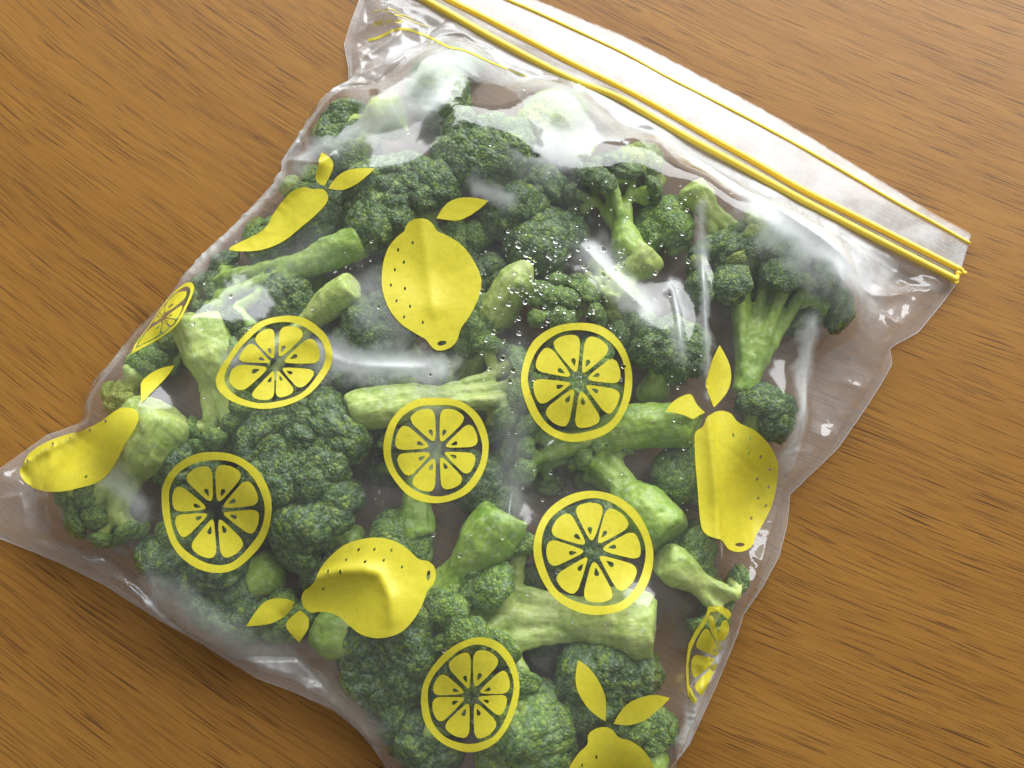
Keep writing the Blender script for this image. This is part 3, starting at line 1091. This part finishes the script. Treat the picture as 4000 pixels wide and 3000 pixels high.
for j in range(NTT):
    for i in range(NS):
        if HDb[j, i] < 0.006:
            h = FB.ray_cast(Vector((X[j, i], Y[j, i], 5)), Vector((0, 0, -1)))[0]
            if h is not None:
                FCT[j, i] = h.z
slack = np.clip(1 - (Z - 0.002) / 0.016, 0.10, 1) * (0.15 + 0.85 * free)
slack[pin] = 0.06
zfade = np.clip((zd - 12) / 120, 0, 1)
Z = Z + edge_w * (W * np.where(above, 0.25, 1) * (0.25 + 0.75 * zfade) + (0.0012 * (CR - 0.45) + 0.0125 * FCT * (1 - 0.75 * np.exp(-((PX[..., 0] - 330) ** 2 + (PX[..., 1] - 1740) ** 2) / 260.0 ** 2)) * (1 - 0.9 * np.exp(-((PX[..., 0] - 2880) ** 2 + (PX[..., 1] - 1950) ** 2) / 280.0 ** 2)) * np.clip((0.006 - HDb) / 0.004, 0, 1)) * slack * (0.1 + 0.9 * zfade) + 0.00012 * micro * (0.25 + 0.75 * (HDb < 0.006)))
for dd, pp, fq, sdn in ((dl, pl_, 34, 81), (dr_, pr_, 34, 82), (db, pb_, 38, 83)):
    wv_ = pnoise(pp * fq + 0.5 * wx, dd * 0.006, sdn)
    ridge = np.clip(1 - np.abs(wv_) * 5.0, 0, 1) ** 1.3
    ridge2 = np.clip(1 - np.abs(pnoise(pp * fq * 2.3 + 0.4 * wy, dd * 0.009, sdn + 5)) * 5.0, 0, 1)
    env = np.clip(dd / 18, 0, 1) * np.exp(-np.clip(dd - 40, 0, None) / 75)
    env = env * np.clip((weld - 20) / 30, 0.12, 1)
    Z += edge_w * env * (0.0015 * ridge + 0.0006 * ridge2) * (1 - 0.8 * np.exp(-((PX[..., 0] - 2880) ** 2 + (PX[..., 1] - 1950) ** 2) / 300.0 ** 2)) * np.where(above, 0, 1) * np.clip(zd / 90, 0, 1)
# long slightly wavy folds beside the zip
band = np.exp(-((zd - 60) / 55) ** 2) * (~above)
Z += band * edge_w * 0.0008 * np.sin(zd / 11.0 + 2.0 * np.sin(zp * 9))
Z = np.maximum(Z, np.where(pin, 0.002, 0.0010))
Z = np.maximum(Z, sample(HD, X, Y) + 0.0003)
kz = np.clip((zd - 14) / 130, 0, 1)
zw = np.clip((weld - 18) / 30, 0, 1)
Z = np.where(above, Z, np.maximum(EDGE + (Z - EDGE) * (0.15 + 0.85 * zw), sample(HD, X, Y) + 0.0003))
Z = np.where(above, Z, np.maximum(Z * kz + np.where(flatw, EDGE, zip_z) * (1 - kz), np.where(zd > 60, sample(HD, X, Y) + 0.0003, 0)))
Z = np.where(above, zip_z + 0.0003 * (FCT - 0.4), Z)
Z[0, :] = EDGE; Z[:, 0] = EDGE; Z[:, -1] = EDGE

# condensation and painted sheen: none where the wet film clings to a floret, milky where it stands off
FOG_SHEEN = [  # milky patches, partly reflected highlights painted in as whiter film
    ([(1560, 250), (1760, 330), (1900, 290), (2050, 350)], 115, .55), ([(1220, 700), (1480, 610), (1790, 490)], 58, .66),
    ([(2080, 690), (2250, 670), (2420, 700)], 95, .62), ([(1310, 1440), (1420, 1485), (1560, 1490), (1740, 1500)], 52, .75),
    ([(2290, 1080), (2390, 1200), (2480, 1290)], 50, .62), ([(1880, 860), (1990, 890)], 30, .6),
    ([(2250, 380), (2450, 510), (2700, 725), (2900, 890), (3060, 1020), (3260, 1170)], 50, 1.0),
    ([(2450, 470), (2700, 620), (3000, 800), (3400, 1060)], 95, .72), ([(3000, 940), (3150, 1050), (3290, 1140)], 125, 1.0),
    ([(1370, 360), (1240, 470), (1140, 640), (1060, 790), (900, 960), (800, 1080)], 55, .75),
    ([(3085, 1330), (3075, 1550), (3045, 1800)], 32, .75), ([(700, 2300), (950, 2470), (1250, 2650), (1450, 2830)], 70, .5),
    ([(2770, 2500), (2700, 2750), (2660, 2950)], 42, .8), ([(560, 1900), (640, 1980)], 45, .55),
    ([(1000, 1480), (1150, 1430)], 40, .5), ([(440, 1460), (520, 1430)], 40, .6), ([(2200, 520), (2450, 620)], 90, .42),
    ([(1500, 480), (1700, 420)], 110, .32), ([(640, 2350), (700, 2480)], 30, .6), ([(1180, 2780), (1420, 2950)], 60, .65),
    ([(2672, 930), (2690, 1300), (2705, 1600)], 16, .55), ([(2580, 1200), (2600, 1460)], 22, .5),
    ([(1750, 220), (2100, 420), (2400, 560)], 70, .5), ([(2000, 1450), (2010, 2000)], 60, .22), ([(1600, 1350), (1500, 1200)], 60, .25),
    ([(1480, 1230), (1500, 1330)], 50, .3), ([(1700, 1900), (1720, 1500)], 60, .25), ([(1100, 1150), (1300, 1050)], 80, .15),
]
CLEAR = [((1340, 540), 110), ((1900, 590), 165), ((2050, 680), 70), ((2400, 800), 150), ((2560, 860), 110), ((1500, 500), 30), ((1620, 330), 0), ((1560, 260), 10)]
NZ = fnoise(PX[..., 0] * 0.011, PX[..., 1] * 0.011, 61, 4)
NF = fnoise(PX[..., 0] * 0.05 + NZ, PX[..., 1] * 0.05, 71, 3, 0.7)
fog = 0.028 + 0.02 * np.clip((gap - 0.002) / 0.008, 0, 1) + 0.14 * np.clip((0.004 - HDb) / 0.004, 0, 1)
lift = np.clip((900 - PX[..., 1]) / 700, 0, 1)
fog += 0.24 * lift * (0.4 + 0.6 * np.clip(gap / 0.004, 0, 1))
for poly, w, a in FOG_SHEEN:
    d, _, par = seg_dist(PX, catmull(poly, 60), 3.5 * w + 120)
    d = np.clip(np.minimum(d, 1e5) * (1 + 0.45 * NZ) + 22 * NZ + 5 * NF, 0, None)
    fog = np.maximum(fog, a * np.exp(-(d / w) ** 2) + 0.25 * fog)
for c, r in CLEAR:
    if r < 20:
        continue
    d = np.linalg.norm(PX - np.array(c), axis=-1) + NZ * 55
    k = np.clip((r - d) / 9.0, 0, 1)
    fog = fog * (1 - k) + 0.03 * k
flap = np.clip((0.012 - sample(HD, X, Y)) / 0.012, 0, 1)
fog = np.where(above, 0.46 + 0.14 * np.clip(1 - np.abs(zd - 150) / 150, 0, 1), fog)
fog = np.clip(fog * 0.90 * (1 + 0.5 * NZ + 0.14 * NF), 0.01, 0.9)

bag = bpy.data.objects.new("zip_bag", None)
bag.empty_display_size = 0.02
COL.objects.link(bag)
tag(bag, "clear zip bag with yellow lemon prints lying full of broccoli on the table", "plastic bag")


def grid_faces(ns, nt):
    f = []
    for j in range(nt - 1):
        for i in range(ns - 1):
            a = j * ns + i
            f.append((a, a + 1, a + 1 + ns, a + ns))
    return f


verts = np.stack([X, Y, Z], -1).reshape(-1, 3)
faces = grid_faces(NS, NTT)
front = link_mesh("front_film", verts.tolist(), faces, MAT_FILM, bag)
at_ = front.data.attributes.new("fog", 'FLOAT', 'POINT')
at_.data.foreach_set("value", fog.reshape(-1).astype(np.float32))
tag(front, "clear front film fogged with condensation and painted sheen")
BVH = BVHTree.FromPolygons([Vector(v) for v in verts.tolist()], faces)

# back film rests on the table
st = 3
Xb, Yb = X[::st, ::st], Y[::st, ::st]
Xb = np.concatenate([Xb, X[::st, -1:]], 1); Yb = np.concatenate([Yb, Y[::st, -1:]], 1)
Xb = np.concatenate([Xb, np.concatenate([X[-1:, ::st], X[-1:, -1:]], 1)], 0)
Yb = np.concatenate([Yb, np.concatenate([Y[-1:, ::st], Y[-1:, -1:]], 1)], 0)
Zb = np.zeros_like(Xb)
for j in range(Xb.shape[0]):
    for i in range(Xb.shape[1]):
        Zb[j, i] = 0.0005 + 0.0003 * (0.5 + 0.5 * noise.noise(Vector((Xb[j, i] * 90, Yb[j, i] * 90, 5))))
link_mesh("back_film", np.stack([Xb, Yb, Zb], -1).reshape(-1, 3).tolist(), grid_faces(Xb.shape[1], Xb.shape[0]), MAT_BACK, bag)


def hit(px, py):
    loc, nor, _, _ = BVH.ray_cast(CAM_O, ray(px, py))
    return loc, nor


def onfilm(px, py, lift=0.0002):
    loc, nor = hit(px, py)
    if loc is None:
        return None
    if nor.z < 0:
        nor = -nor
    return loc + nor * lift


def film_path(poly, step, lift, margin=True):
    out = []
    for p in catmull(poly, step):
        q = onfilm(p[0], p[1], lift)
        if q is None:
            if out:
                q = at(p[0], p[1], out[-1].z)
            else:
                q = at(p[0], p[1], 0.0035)
        out.append(q)
    # iron out single-sample jumps in height
    zs_ = [q.z for q in out]
    for _ in range(3):
        zs_ = [zs_[0]] + [(zs_[k - 1] + 2 * zs_[k] + zs_[k + 1]) / 4 for k in range(1, len(zs_) - 1)] + [zs_[-1]]
    return [Vector((q.x, q.y, z)) for q, z in zip(out, zs_)]


for poly, r, nm in ((ZIP1, 0.00145, "lower zip track"), (ZIP2, 0.0012, "upper zip track"), (ZIP3, 0.0007, "thin yellow line along the mouth")):
    q_ = resample(poly, 220)
    p = [on_strip(x_, y_, r * 0.7) for x_, y_ in q_]
    v, f = tube(p, [r * (1 + 0.05 * math.sin(k * 0.05)) for k in range(len(p))], 12)
    o = link_mesh("zip_track", v, f, MAT_ZIP, bag)
    e = p[-1]
    # crimped end of the track: a few melted lumps
    if r > 0.001:
        bm = bmesh.new()
        for k in range(5):
            m = Matrix.Translation(e + Vector((random.uniform(-.0015, .0012), random.uniform(-.0016, .0016), random.uniform(-.0004, .0008)))) @ Matrix.Diagonal((1, 1, .7, 1))
            bmesh.ops.create_icosphere(bm, subdivisions=2, radius=random.uniform(.0007, .0013), matrix=m)
        me = bpy.data.meshes.new("zip_crimp"); bm.to_mesh(me); bm.free()
        me.polygons.foreach_set("use_smooth", [True] * len(me.polygons))
        me.materials.append(MAT_ZIP)
        c = bpy.data.objects.new("zip_crimp", me); COL.objects.link(c); c.parent = o

Z2, Z3 = resample(ZIP2, 60), resample(ZIP3, 60)
for k in (0.34, 0.50, 0.61, 0.72, 0.83):
    poly = Z2 * (1 - k) + Z3 * k
    p = [on_strip(x_, y_, 0.0001) for x_, y_ in poly]
    v, f = tube(p, 0.00020, 5)
    link_mesh("grip_rib", v, f, MAT_RIB, bag)
Z1 = resample(ZIP1, 60)
for k in (0.5,):
    p = [on_strip(x_, y_, 0.0002) for x_, y_ in Z1 * (1 - k) + Z2 * k]
    v, f = tube(p, 0.0004, 6)
    link_mesh("grip_rib", v, f, MAT_RIB, bag)

# welded edges
for arr, nm in ((Lc, "side_seam"), (Rc, "side_seam"), (Bc, "bottom_seam"), (Tc, "mouth_edge")):
    q = unproject(arr[None], np.full((1, len(arr)), 0.0013 if nm != "mouth_edge" else 0.0))[0]
    if nm == "mouth_edge":
        zz = Z[-1]
        p = [Vector((X[-1, i], Y[-1, i], Z[-1, i] + 0.0001)) for i in range(NS)]
    else:
        p = [Vector(v) for v in q]
    v, f = tube(p, 0.00021, 6)
    link_mesh(nm, v, f, MAT_SEAM, bag)

# ------------------------------------------------------------------ yellow prints on the film
def zoomc(o, poly, k=0.72333):
    return [(o[0] + x * k, o[1] + y * k) for x, y in poly]


def inside(pts, loops):
    ins = np.zeros(len(pts), bool)
    for lp in loops:
        x, y = pts[:, 0], pts[:, 1]
        a = lp
        b = np.roll(lp, -1, axis=0)
        c = np.zeros(len(pts), bool)
        for (x1, y1), (x2, y2) in zip(a, b):
            if y1 == y2:
                continue
            m = ((y1 > y) != (y2 > y)) & (x < (x2 - x1) * (y - y1) / (y2 - y1) + x1)
            c ^= m
        ins ^= c
    return ins


def drape(name, loops, parent, cell=11, lift=0.00034, mat=None):
    """a flat printed shape (outer loop and holes, even-odd) laid on the film"""
    loops = [np.array(l, float) for l in loops]
    pts, edges = [], []
    for lp in loops:
        n0 = len(pts)
        pts += [Vector((p[0], p[1])) for p in lp]
        edges += [(n0 + i, n0 + (i + 1) % len(lp)) for i in range(len(lp))]
    allp = np.concatenate(loops)
    x0, y0 = allp.min(0); x1, y1 = allp.max(0)
    gx, gy = np.meshgrid(np.arange(x0, x1, cell), np.arange(y0, y1, cell))
    g = np.c_[gx.ravel(), gy.ravel()]
    g[:, 0] += (np.round((g[:, 1] - y0) / cell) % 2) * cell * 0.5
    ins = inside(g, loops)
    g = g[ins]
    d = np.full(len(g), 1e9)
    for q in allp:
        d = np.minimum(d, np.hypot(g[:, 0] - q[0], g[:, 1] - q[1]))
    pts += [Vector((p[0], p[1])) for p in g[d > cell * 0.4]]
    vs, es, fs, *_ = geometry.delaunay_2d_cdt(pts, edges, [], 0, 1e-4)
    P = np.array([v[:] for v in vs])
    fs = [f for f in fs if len(f) == 3]
    cen = np.array([P[list(f)].mean(0) for f in fs])
    keep = inside(cen, loops)
    out, idx, tris = [], {}, []
    loc = [onfilm(p[0], p[1], lift) for p in P]
    for f, k in zip(fs, keep):
        if not k or any(loc[i] is None for i in f):
            continue
        # a hidden fold between two neighbours would smear the ink: leave it
        zz = [loc[i].z for i in f]
        if max(zz) - min(zz) > 0.016:
            continue
        t_ = []
        for i in f:
            if i not in idx:
                idx[i] = len(out)
                out.append(loc[i])
            t_.append(idx[i])
        a, b, c = (out[i] for i in t_)
        if (b - a).cross(c - a).z < 0:
            t_.reverse()
        tris.append(tuple(t_))
    if not tris:
        return None
    return link_mesh(name, out, tris, mat or MAT_INK, parent)


def dot(c, rx, ry, ang=0, n=12):
    ca, sa = math.cos(ang), math.sin(ang)
    return [(c[0] + rx * math.cos(t) * ca - ry * math.sin(t) * sa, c[1] + rx * math.cos(t) * sa + ry * math.sin(t) * ca)
            for t in [2 * math.pi * k / n for k in range(n)]]


def smooth_loop(poly, step=9):
    return catmull(poly, step, closed=True)


def lemon(label, o, body, dots, end, leaves, k=0.72333, step=9):
    loops = [smooth_loop(zoomc(o, body, k), step)]
    for d in dots:
        c = zoomc(o, [d], k)[0]
        loops.append(dot(c, 4.2, 7.2, 0.3 + 0.9 * noise.noise(Vector((d[0] * .1, d[1] * .1, 0)))))
    if end:
        c = zoomc(o, [end[:2]], k)[0]
        loops.append(dot(c, end[2] * k, end[3] * k, end[4] if len(end) > 4 else 0, 18))
    b = drape("lemon_print", loops, bag)
    tag(b, label)
    for lf in leaves:
        # pointed leaf: sharp ends are kept by doubling them
        drape("leaf_print", [leaf_loop(zoomc(o, lf, k))], b)
    return b


def leaf_loop(poly):
    """closed loop with sharp tips at its two farthest points"""
    p = np.array(poly)
    best, pair = -1, (0, 0)
    for i in range(len(p)):
        for j in range(i + 1, len(p)):
            d = np.linalg.norm(p[i] - p[j])
            if d > best:
                best, pair = d, (i, j)
    i, j = pair
    a = catmull(p[i:j + 1].tolist(), 9)
    b = catmull(np.concatenate([p[j:], p[:i + 1]]).tolist(), 9)
    return np.concatenate([a[:-1], b[:-1]])


Z1o, Z2o, Z4o, Z5o, Z6o, Z7o, Z8o = (0, 0), (1200, 0), (0, 1000), (1200, 900), (2000, 1200), (600, 1800), (1500, 1800)
lemon("upright lemon print with a row of dots", Z5o,
      [(610, -64), (650, -56), (680, -29), (702, 6), (760, 31), (840, 86), (900, 166), (935, 240), (942, 290), (925, 370), (880, 460), (832, 530), (812, 590), (780, 630), (730, 650), (690, 645),
       (660, 615), (638, 588), (580, 555), (500, 500), (440, 420), (408, 330), (402, 260), (412, 170), (440, 90), (485, 35), (522, 5), (540, -35), (570, -56)],
      [(570, 67), (491, 106), (522, 173), (473, 214), (452, 298), (527, 316), (482, 382), (555, 412), (522, 469), (624, 498)], (728, 610, 25, 13, -0.2),
      [[(697, -64), (720, -104), (760, -149), (820, -174), (900, -176), (980, -159), (930, -114), (860, -69), (800, -52)]])
lemon("tall lemon print cut straight by the fold on its left", Z6o,
      [(1130, 560), (1180, 575), (1205, 605), (1230, 628), (1310, 665), (1380, 730), (1425, 810), (1437, 880), (1425, 980), (1400, 1080), (1350, 1180), (1312, 1240), (1300, 1280), (1270, 1310), (1220, 1323),
       (1170, 1310), (1140, 1275), (1122, 1255), (1060, 1235), (1025, 1200), (1010, 1120), (1000, 980), (990, 850), (985, 760), (985, 690), (1000, 665), (1035, 640), (1050, 600), (1085, 570)],
      [(1193, 691), (1284, 707), (1276, 785), (1340, 804), (1390, 874), (1320, 926), (1384, 969), (1327, 1032), (1370, 1072), (1289, 1140)], (1227, 1283, 26, 11),
      [[(1117, 205), (1150, 260), (1175, 320), (1182, 390), (1160, 460), (1110, 520), (1085, 542), (1065, 490), (1048, 430), (1055, 360), (1080, 280)],
       [(825, 565), (870, 510), (920, 480), (965, 473), (1000, 530), (1045, 570), (1000, 590), (975, 605), (930, 585), (870, 570)]])
lemon("lying lemon print bent over a bulge of the film", Z7o,
      [(1180, 415), (1290, 430), (1370, 475), (1430, 530), (1480, 542), (1515, 570), (1525, 620), (1510, 670), (1480, 700), (1455, 770), (1410, 850), (1350, 915), (1280, 948), (1200, 957), (1120, 935),
       (1060, 890), (1010, 845), (960, 822), (900, 815), (850, 818), (815, 790), (798, 745), (810, 700), (840, 680), (875, 640), (910, 570), (970, 500), (1050, 445)],
      [(1108, 480), (1193, 479), (1285, 483), (1040, 535), (1243, 538), (1143, 547), (944, 597), (1010, 598), (918, 688), (1342, 573)], (1485, 620, 10, 28, 0.1),
      [[(500, 893), (540, 830), (590, 770), (650, 742), (720, 745), (762, 758), (735, 810), (690, 850), (620, 880)],
       [(790, 805), (835, 845), (838, 900), (815, 940), (790, 978), (750, 940), (715, 890), (735, 850)]])
lemon("foreshortened lemon print at the lower left edge", Z4o,
      [(640, 830), (700, 822), (742, 840), (748, 890), (720, 950), (680, 1010), (640, 1090), (590, 1170), (520, 1225), (420, 1255), (340, 1272), (250, 1272), (180, 1250), (130, 1215), (105, 1165),
       (130, 1120), (170, 1060), (250, 1010), (340, 975), (440, 945), (540, 900)],
      [(287, 1019), (490, 940), (575, 893), (468, 1192), (150, 1110)], None,
      [[(945, 590), (915, 640), (850, 710), (790, 770), (765, 795), (762, 720), (770, 680), (820, 635), (880, 605)]])
lemon("squashed lemon print on the upper left flank", Z1o,
      [(1640, 1010), (1690, 1022), (1750, 1025), (1775, 1060), (1765, 1100), (1710, 1160), (1640, 1220), (1540, 1300), (1440, 1345), (1340, 1360), (1240, 1350), (1290, 1315), (1380, 1270), (1440, 1225),
       (1480, 1150), (1530, 1080), (1580, 1030)], [], None,
      [[(1740, 825), (1780, 850), (1802, 890), (1790, 940), (1755, 1005), (1720, 990), (1705, 960), (1715, 900)],
       [(1775, 1020), (1810, 970), (1860, 930), (1930, 912), (2025, 912), (1980, 955), (1920, 1000), (1850, 1028)]])
lemon("lemon print with two leaves cut by the lower edge of the picture", Z8o,
      [(1180, 1435), (1230, 1448), (1265, 1490), (1330, 1510), (1400, 1560), (1450, 1640), (1470, 1720), (1470, 1790), (1440, 1900), (1360, 1990), (1300, 2040), (1200, 2080), (1110, 2040), (1040, 1960),
       (990, 1850), (975, 1740), (1000, 1650), (1050, 1575), (1095, 1530), (1100, 1480), (1130, 1450)],
      [(1144, 1597), (1066, 1642), (1110, 1720), (1040, 1760), (1090, 1820)], None,
      [[(1050, 1075), (1110, 1120), (1160, 1190), (1195, 1280), (1195, 1405), (1140, 1370), (1090, 1320), (1045, 1240), (1035, 1160)],
       [(1540, 1280), (1480, 1340), (1400, 1400), (1320, 1425), (1237, 1418), (1270, 1360), (1320, 1305), (1400, 1270), (1470, 1263)]])


def slice_print(label, hub, outline, rot, seg_skip=()):
    """ring and eight segments; `outline` is the traced rim round the hub"""
    hub = np.array(hub, float)
    rim = smooth_loop(outline, 6) - hub
    ang = np.arctan2(rim[:, 1], rim[:, 0])
    rad = np.hypot(rim[:, 0], rim[:, 1])
    o = np.argsort(ang)
    ang, rad = ang[o], rad[o]
    ang3 = np.r_[ang - 2 * np.pi, ang, ang + 2 * np.pi]
    rad3 = np.r_[rad, rad, rad]

    def pt(r, a):
        a = (a + np.pi) % (2 * np.pi) - np.pi
        R = np.interp(a, ang3, rad3)
        return (hub[0] + r * R * math.cos(a), hub[1] + r * R * math.sin(a))
    rs = random.Random(int(hub[0]))
    aa = np.linspace(0, 2 * np.pi, 91)[:-1]
    outer = [pt(1.0, a) for a in aa]
    inner = [pt(0.868 + 0.012 * math.sin(5 * a + hub[0]), a) for a in aa]
    ring = drape("slice_print", [np.array(outer), np.array(inner)], bag, cell=11)
    tag(ring, label)
    for k in range(8):
        a0 = rot + k * math.pi / 4 + rs.uniform(-.05, .05)
        h = 1.0 + rs.uniform(-.05, .05)
        ro = 0.795 + rs.uniform(-.015, .018)
        ri = 0.165 + rs.uniform(-.02, .02)
        side_ = [(ri + .02, .15), (.27, .262), (.40, .308), (.55, .326), (.66, .326), (ro - .055, .285), (ro - .014, .20)]
        loc = [(ri, 0.0)] + [(r, w * h) for r, w in side_] + [(ro, 0)] + [(r, -w * h) for r, w in side_[::-1]]
        loop = smooth_loop([pt(r, a0 + a) for r, a in loc], 8)
        # seed left unprinted: a drop with its tip to the hub
        sr_, so = 0.335, rs.uniform(-.06, .06)
        seed = []
        for m in range(12):
            tt = 2 * math.pi * m / 12
            rr = sr_ + 0.068 * math.cos(tt)
            w = 0.118 * math.sin(tt) * (0.55 + 0.45 * math.cos(tt) + .25)
            seed.append(pt(rr, a0 + so + w))
        drape("segment_print", [loop, np.array(seed)], ring, cell=11)
    return ring


slice_print("slanting slice print on the left flank beside thick pale stem", zoomc(Z4o, [(1490, 590)])[0], zoomc(Z4o, [(1530, 325), (1640, 335), (1720, 385), (1775, 450), (1797, 545), (1770, 630), (1680, 740), (1560, 805), (1430, 828), (1310, 808), (1220, 765), (1170, 700), (1178, 630), (1230, 545), (1300, 450), (1400, 360)]), -1.15)
slice_print("lowest left slice print", (843, 1995), [(832, 1765), (926, 1781), (1005, 1835), (1052, 1915), (1063, 1998), (1042, 2092), (991, 2165), (911, 2227), (824, 2236), (745, 2205), (680, 2140), (643, 2039), (633, 1950), (640, 1890), (680, 1825), (752, 1778)], -1.25)
slice_print("slice print in the middle of the bag", zoomc(Z5o, [(705, 1185)])[0], zoomc(Z5o, [(690, 905), (820, 920), (920, 990), (970, 1090), (980, 1190), (950, 1310), (880, 1410), (780, 1460), (670, 1473), (560, 1440), (480, 1360), (425, 1260), (412, 1160), (440, 1050), (500, 970), (590, 915)]), -1.2)
slice_print("upper right slice print", zoomc(Z5o, [(1465, 815)])[0], zoomc(Z5o, [(1480, 500), (1590, 520), (1680, 590), (1735, 690), (1755, 800), (1740, 920), (1680, 1040), (1590, 1110), (1440, 1143), (1320, 1110), (1230, 1030), (1175, 920), (1153, 810), (1175, 690), (1230, 590), (1340, 520)]), -1.05)
slice_print("large lower right slice print", zoomc(Z6o, [(435, 1315)])[0], zoomc(Z6o, [(430, 992), (560, 1020), (660, 1090), (730, 1200), (763, 1330), (745, 1460), (690, 1560), (590, 1640), (440, 1662), (320, 1630), (220, 1560), (150, 1450), (115, 1330), (130, 1210), (190, 1100), (300, 1020)]), -0.88)
slice_print("lowest slice print near the bottom edge", zoomc(Z7o, [(1720, 1265)])[0], zoomc(Z7o, [(1775, 953), (1870, 985), (1940, 1070), (1975, 1190), (1965, 1310), (1920, 1430), (1840, 1530), (1720, 1573), (1600, 1545), (1520, 1490), (1465, 1410), (1445, 1310), (1455, 1210), (1500, 1120), (1580, 1030), (1680, 970)]), -1.2)
slice_print("slice print seen edge on at the left side of the bag", zoomc(Z4o, [(885, 335)])[0], zoomc(Z4o, [(1030, 142), (1052, 175), (1020, 260), (960, 370), (860, 450), (760, 505), (700, 530), (745, 465), (815, 370), (875, 280), (935, 205), (990, 160)]), -1.0)

# half slice folded round the right edge (traced on an 800 px wide sheet at 2400, 2200)
K9, O9 = 800 / 2212.0, (2400, 2200)
rg = [(1010, 465), (1150, 460), (1225, 500), (1258, 545), (1222, 608), (1195, 580), (1130, 528), (1035, 525), (1000, 620), (935, 715), (865, 830), (815, 950), (795, 1080), (795, 1230), (820, 1340), (893, 1468), (865, 1525), (805, 1440), (775, 1320), (765, 1150), (775, 1000), (795, 870), (860, 740), (945, 620), (985, 560)]
r0 = drape("slice_print", [np.array(zoomc(O9, rg, K9))], bag, cell=10)
tag(r0, "half slice print folded round the lower right edge")
for sg, sd_ in (([(1040, 560), (1075, 600), (1100, 700), (1125, 830), (1150, 930), (1130, 925), (1080, 810), (1030, 690), (1015, 610)], None),
                ([(1000, 700), (1025, 720), (1080, 850), (1118, 970), (1095, 1000), (1000, 960), (885, 905), (885, 850), (930, 760), (970, 710)], (1075, 935)),
                ([(880, 985), (1000, 1005), (1080, 1030), (1075, 1065), (980, 1150), (890, 1235), (850, 1225), (825, 1150), (830, 1040)], (1047, 1060)),
                ([(1100, 1080), (1095, 1120), (1040, 1230), (990, 1330), (935, 1418), (880, 1360), (890, 1300), (980, 1190), (1060, 1100)], (1052, 1155)),
                ([(1160, 625), (1215, 622), (1228, 740), (1170, 835), (1130, 825), (1115, 760)], None)):
    lp = [smooth_loop(zoomc(O9, sg, K9), 7)]
    if sd_:
        lp.append(np.array(dot(zoomc(O9, [sd_], K9)[0], 4, 7, -0.4)))
    drape("segment_print", lp, r0, cell=9)


# hand-lettered memo line by the upper left corner
def stroke(parent, name, pts, w0, w1=None, k=640 / 2212.0, o=(1380, 0)):
    p = catmull(zoomc(o, pts, k), 7)
    n = len(p)
    d = np.gradient(p, axis=0)
    d /= np.linalg.norm(d, axis=1)[:, None] + 1e-9
    nn = np.c_[-d[:, 1], d[:, 0]]
    w = np.linspace(w0, w1 if w1 else w0, n)[:, None] * 0.5
    return drape(name, [np.concatenate([p + nn * w, (p - nn * w)[::-1]])], parent, cell=10, lift=0.00025)


memo = stroke(bag, "memo_line", [(205, 545), (330, 515), (450, 460), (560, 405), (680, 395), (760, 405), (900, 455), (1020, 500), (1170, 580), (1300, 645), (1460, 675), (1600, 725), (1800, 820), (2000, 905), (2212, 985), (2350, 1040)], 10, 5)
if memo:
    tag(memo, "thin yellow writing line below the word MEMO")
LET = [  # M E M O on a slant, squeezed by the fold
    [(275, 355), (300, 285), (312, 350), (345, 270), (358, 340)],
    [(425, 262), (378, 268), (372, 330), (420, 322)], [(374, 298), (412, 292)],
    [(440, 318), (462, 262), (480, 312), (512, 262), (528, 306)],
    [(600, 272), (560, 290), (580, 308), (640, 305), (672, 288), (640, 274), (600, 272)],
]
word = None
for st_ in LET:
    s_ = stroke(word or bag, "memo_lettering" if word is None else "letter_stroke", st_, 4.5)
    if word is None:
        word = s_
if word:
    tag(word, "yellow hand lettered word MEMO on the crumpled corner")
for st_ in ([(290, 152), (420, 148), (560, 200), (700, 250), (860, 320), (1050, 370)], [(440, 110), (520, 130), (610, 180)], [(610, 200), (700, 215), (810, 262)]):
    stroke(word or bag, "scribble_stroke", st_, 3.2, 1.8)

# ------------------------------------------------------------------ water beads clinging to the film
bm = bmesh.new()
ZON = [((1880, 900, 2450, 1500), 260, .30, .75), ((2250, 700, 2700, 1250), 130, .25, .6), ((1300, 1300, 2700, 2100), 160, .18, .5), ((700, 900, 1700, 1600), 110, .18, .5), ((1400, 2000, 2500, 2900), 110, .18, .55),
       ((1500, 250, 2900, 800), 120, .15, .4), ((2600, 1200, 2780, 1800), 40, .2, .5), ((2000, 950, 2250, 1250), 80, .3, .8)]
for (x0, y0, x1, y1), n, r0_, r1_ in ZON:
    for _ in range(int(n * 0.62)):
        q = onfilm(random.uniform(x0, x1), random.uniform(y0, y1), -0.0003)
        if q is None:
            continue
        r = 1.25 * (r0_ + (r1_ - r0_) * random.random() ** 3.2 * 1.5) / 1000
        m = Matrix.Translation(q) @ Matrix.Rotation(random.uniform(0, 6), 4, 'Z') @ Matrix.Diagonal((random.uniform(.9, 1.25), 1, .62, 1))
        bmesh.ops.create_icosphere(bm, subdivisions=2 if r > .0004 else 1, radius=r, matrix=m)
me = bpy.data.meshes.new("water_droplets")
bm.to_mesh(me); bm.free()
me.polygons.foreach_set("use_smooth", [True] * len(me.polygons))
me.materials.append(MAT_WATER)
dr = bpy.data.objects.new("water_droplets", me)
COL.objects.link(dr)
dr.parent = bag
tag(dr, "small water droplets beaded on the film", kind="stuff")
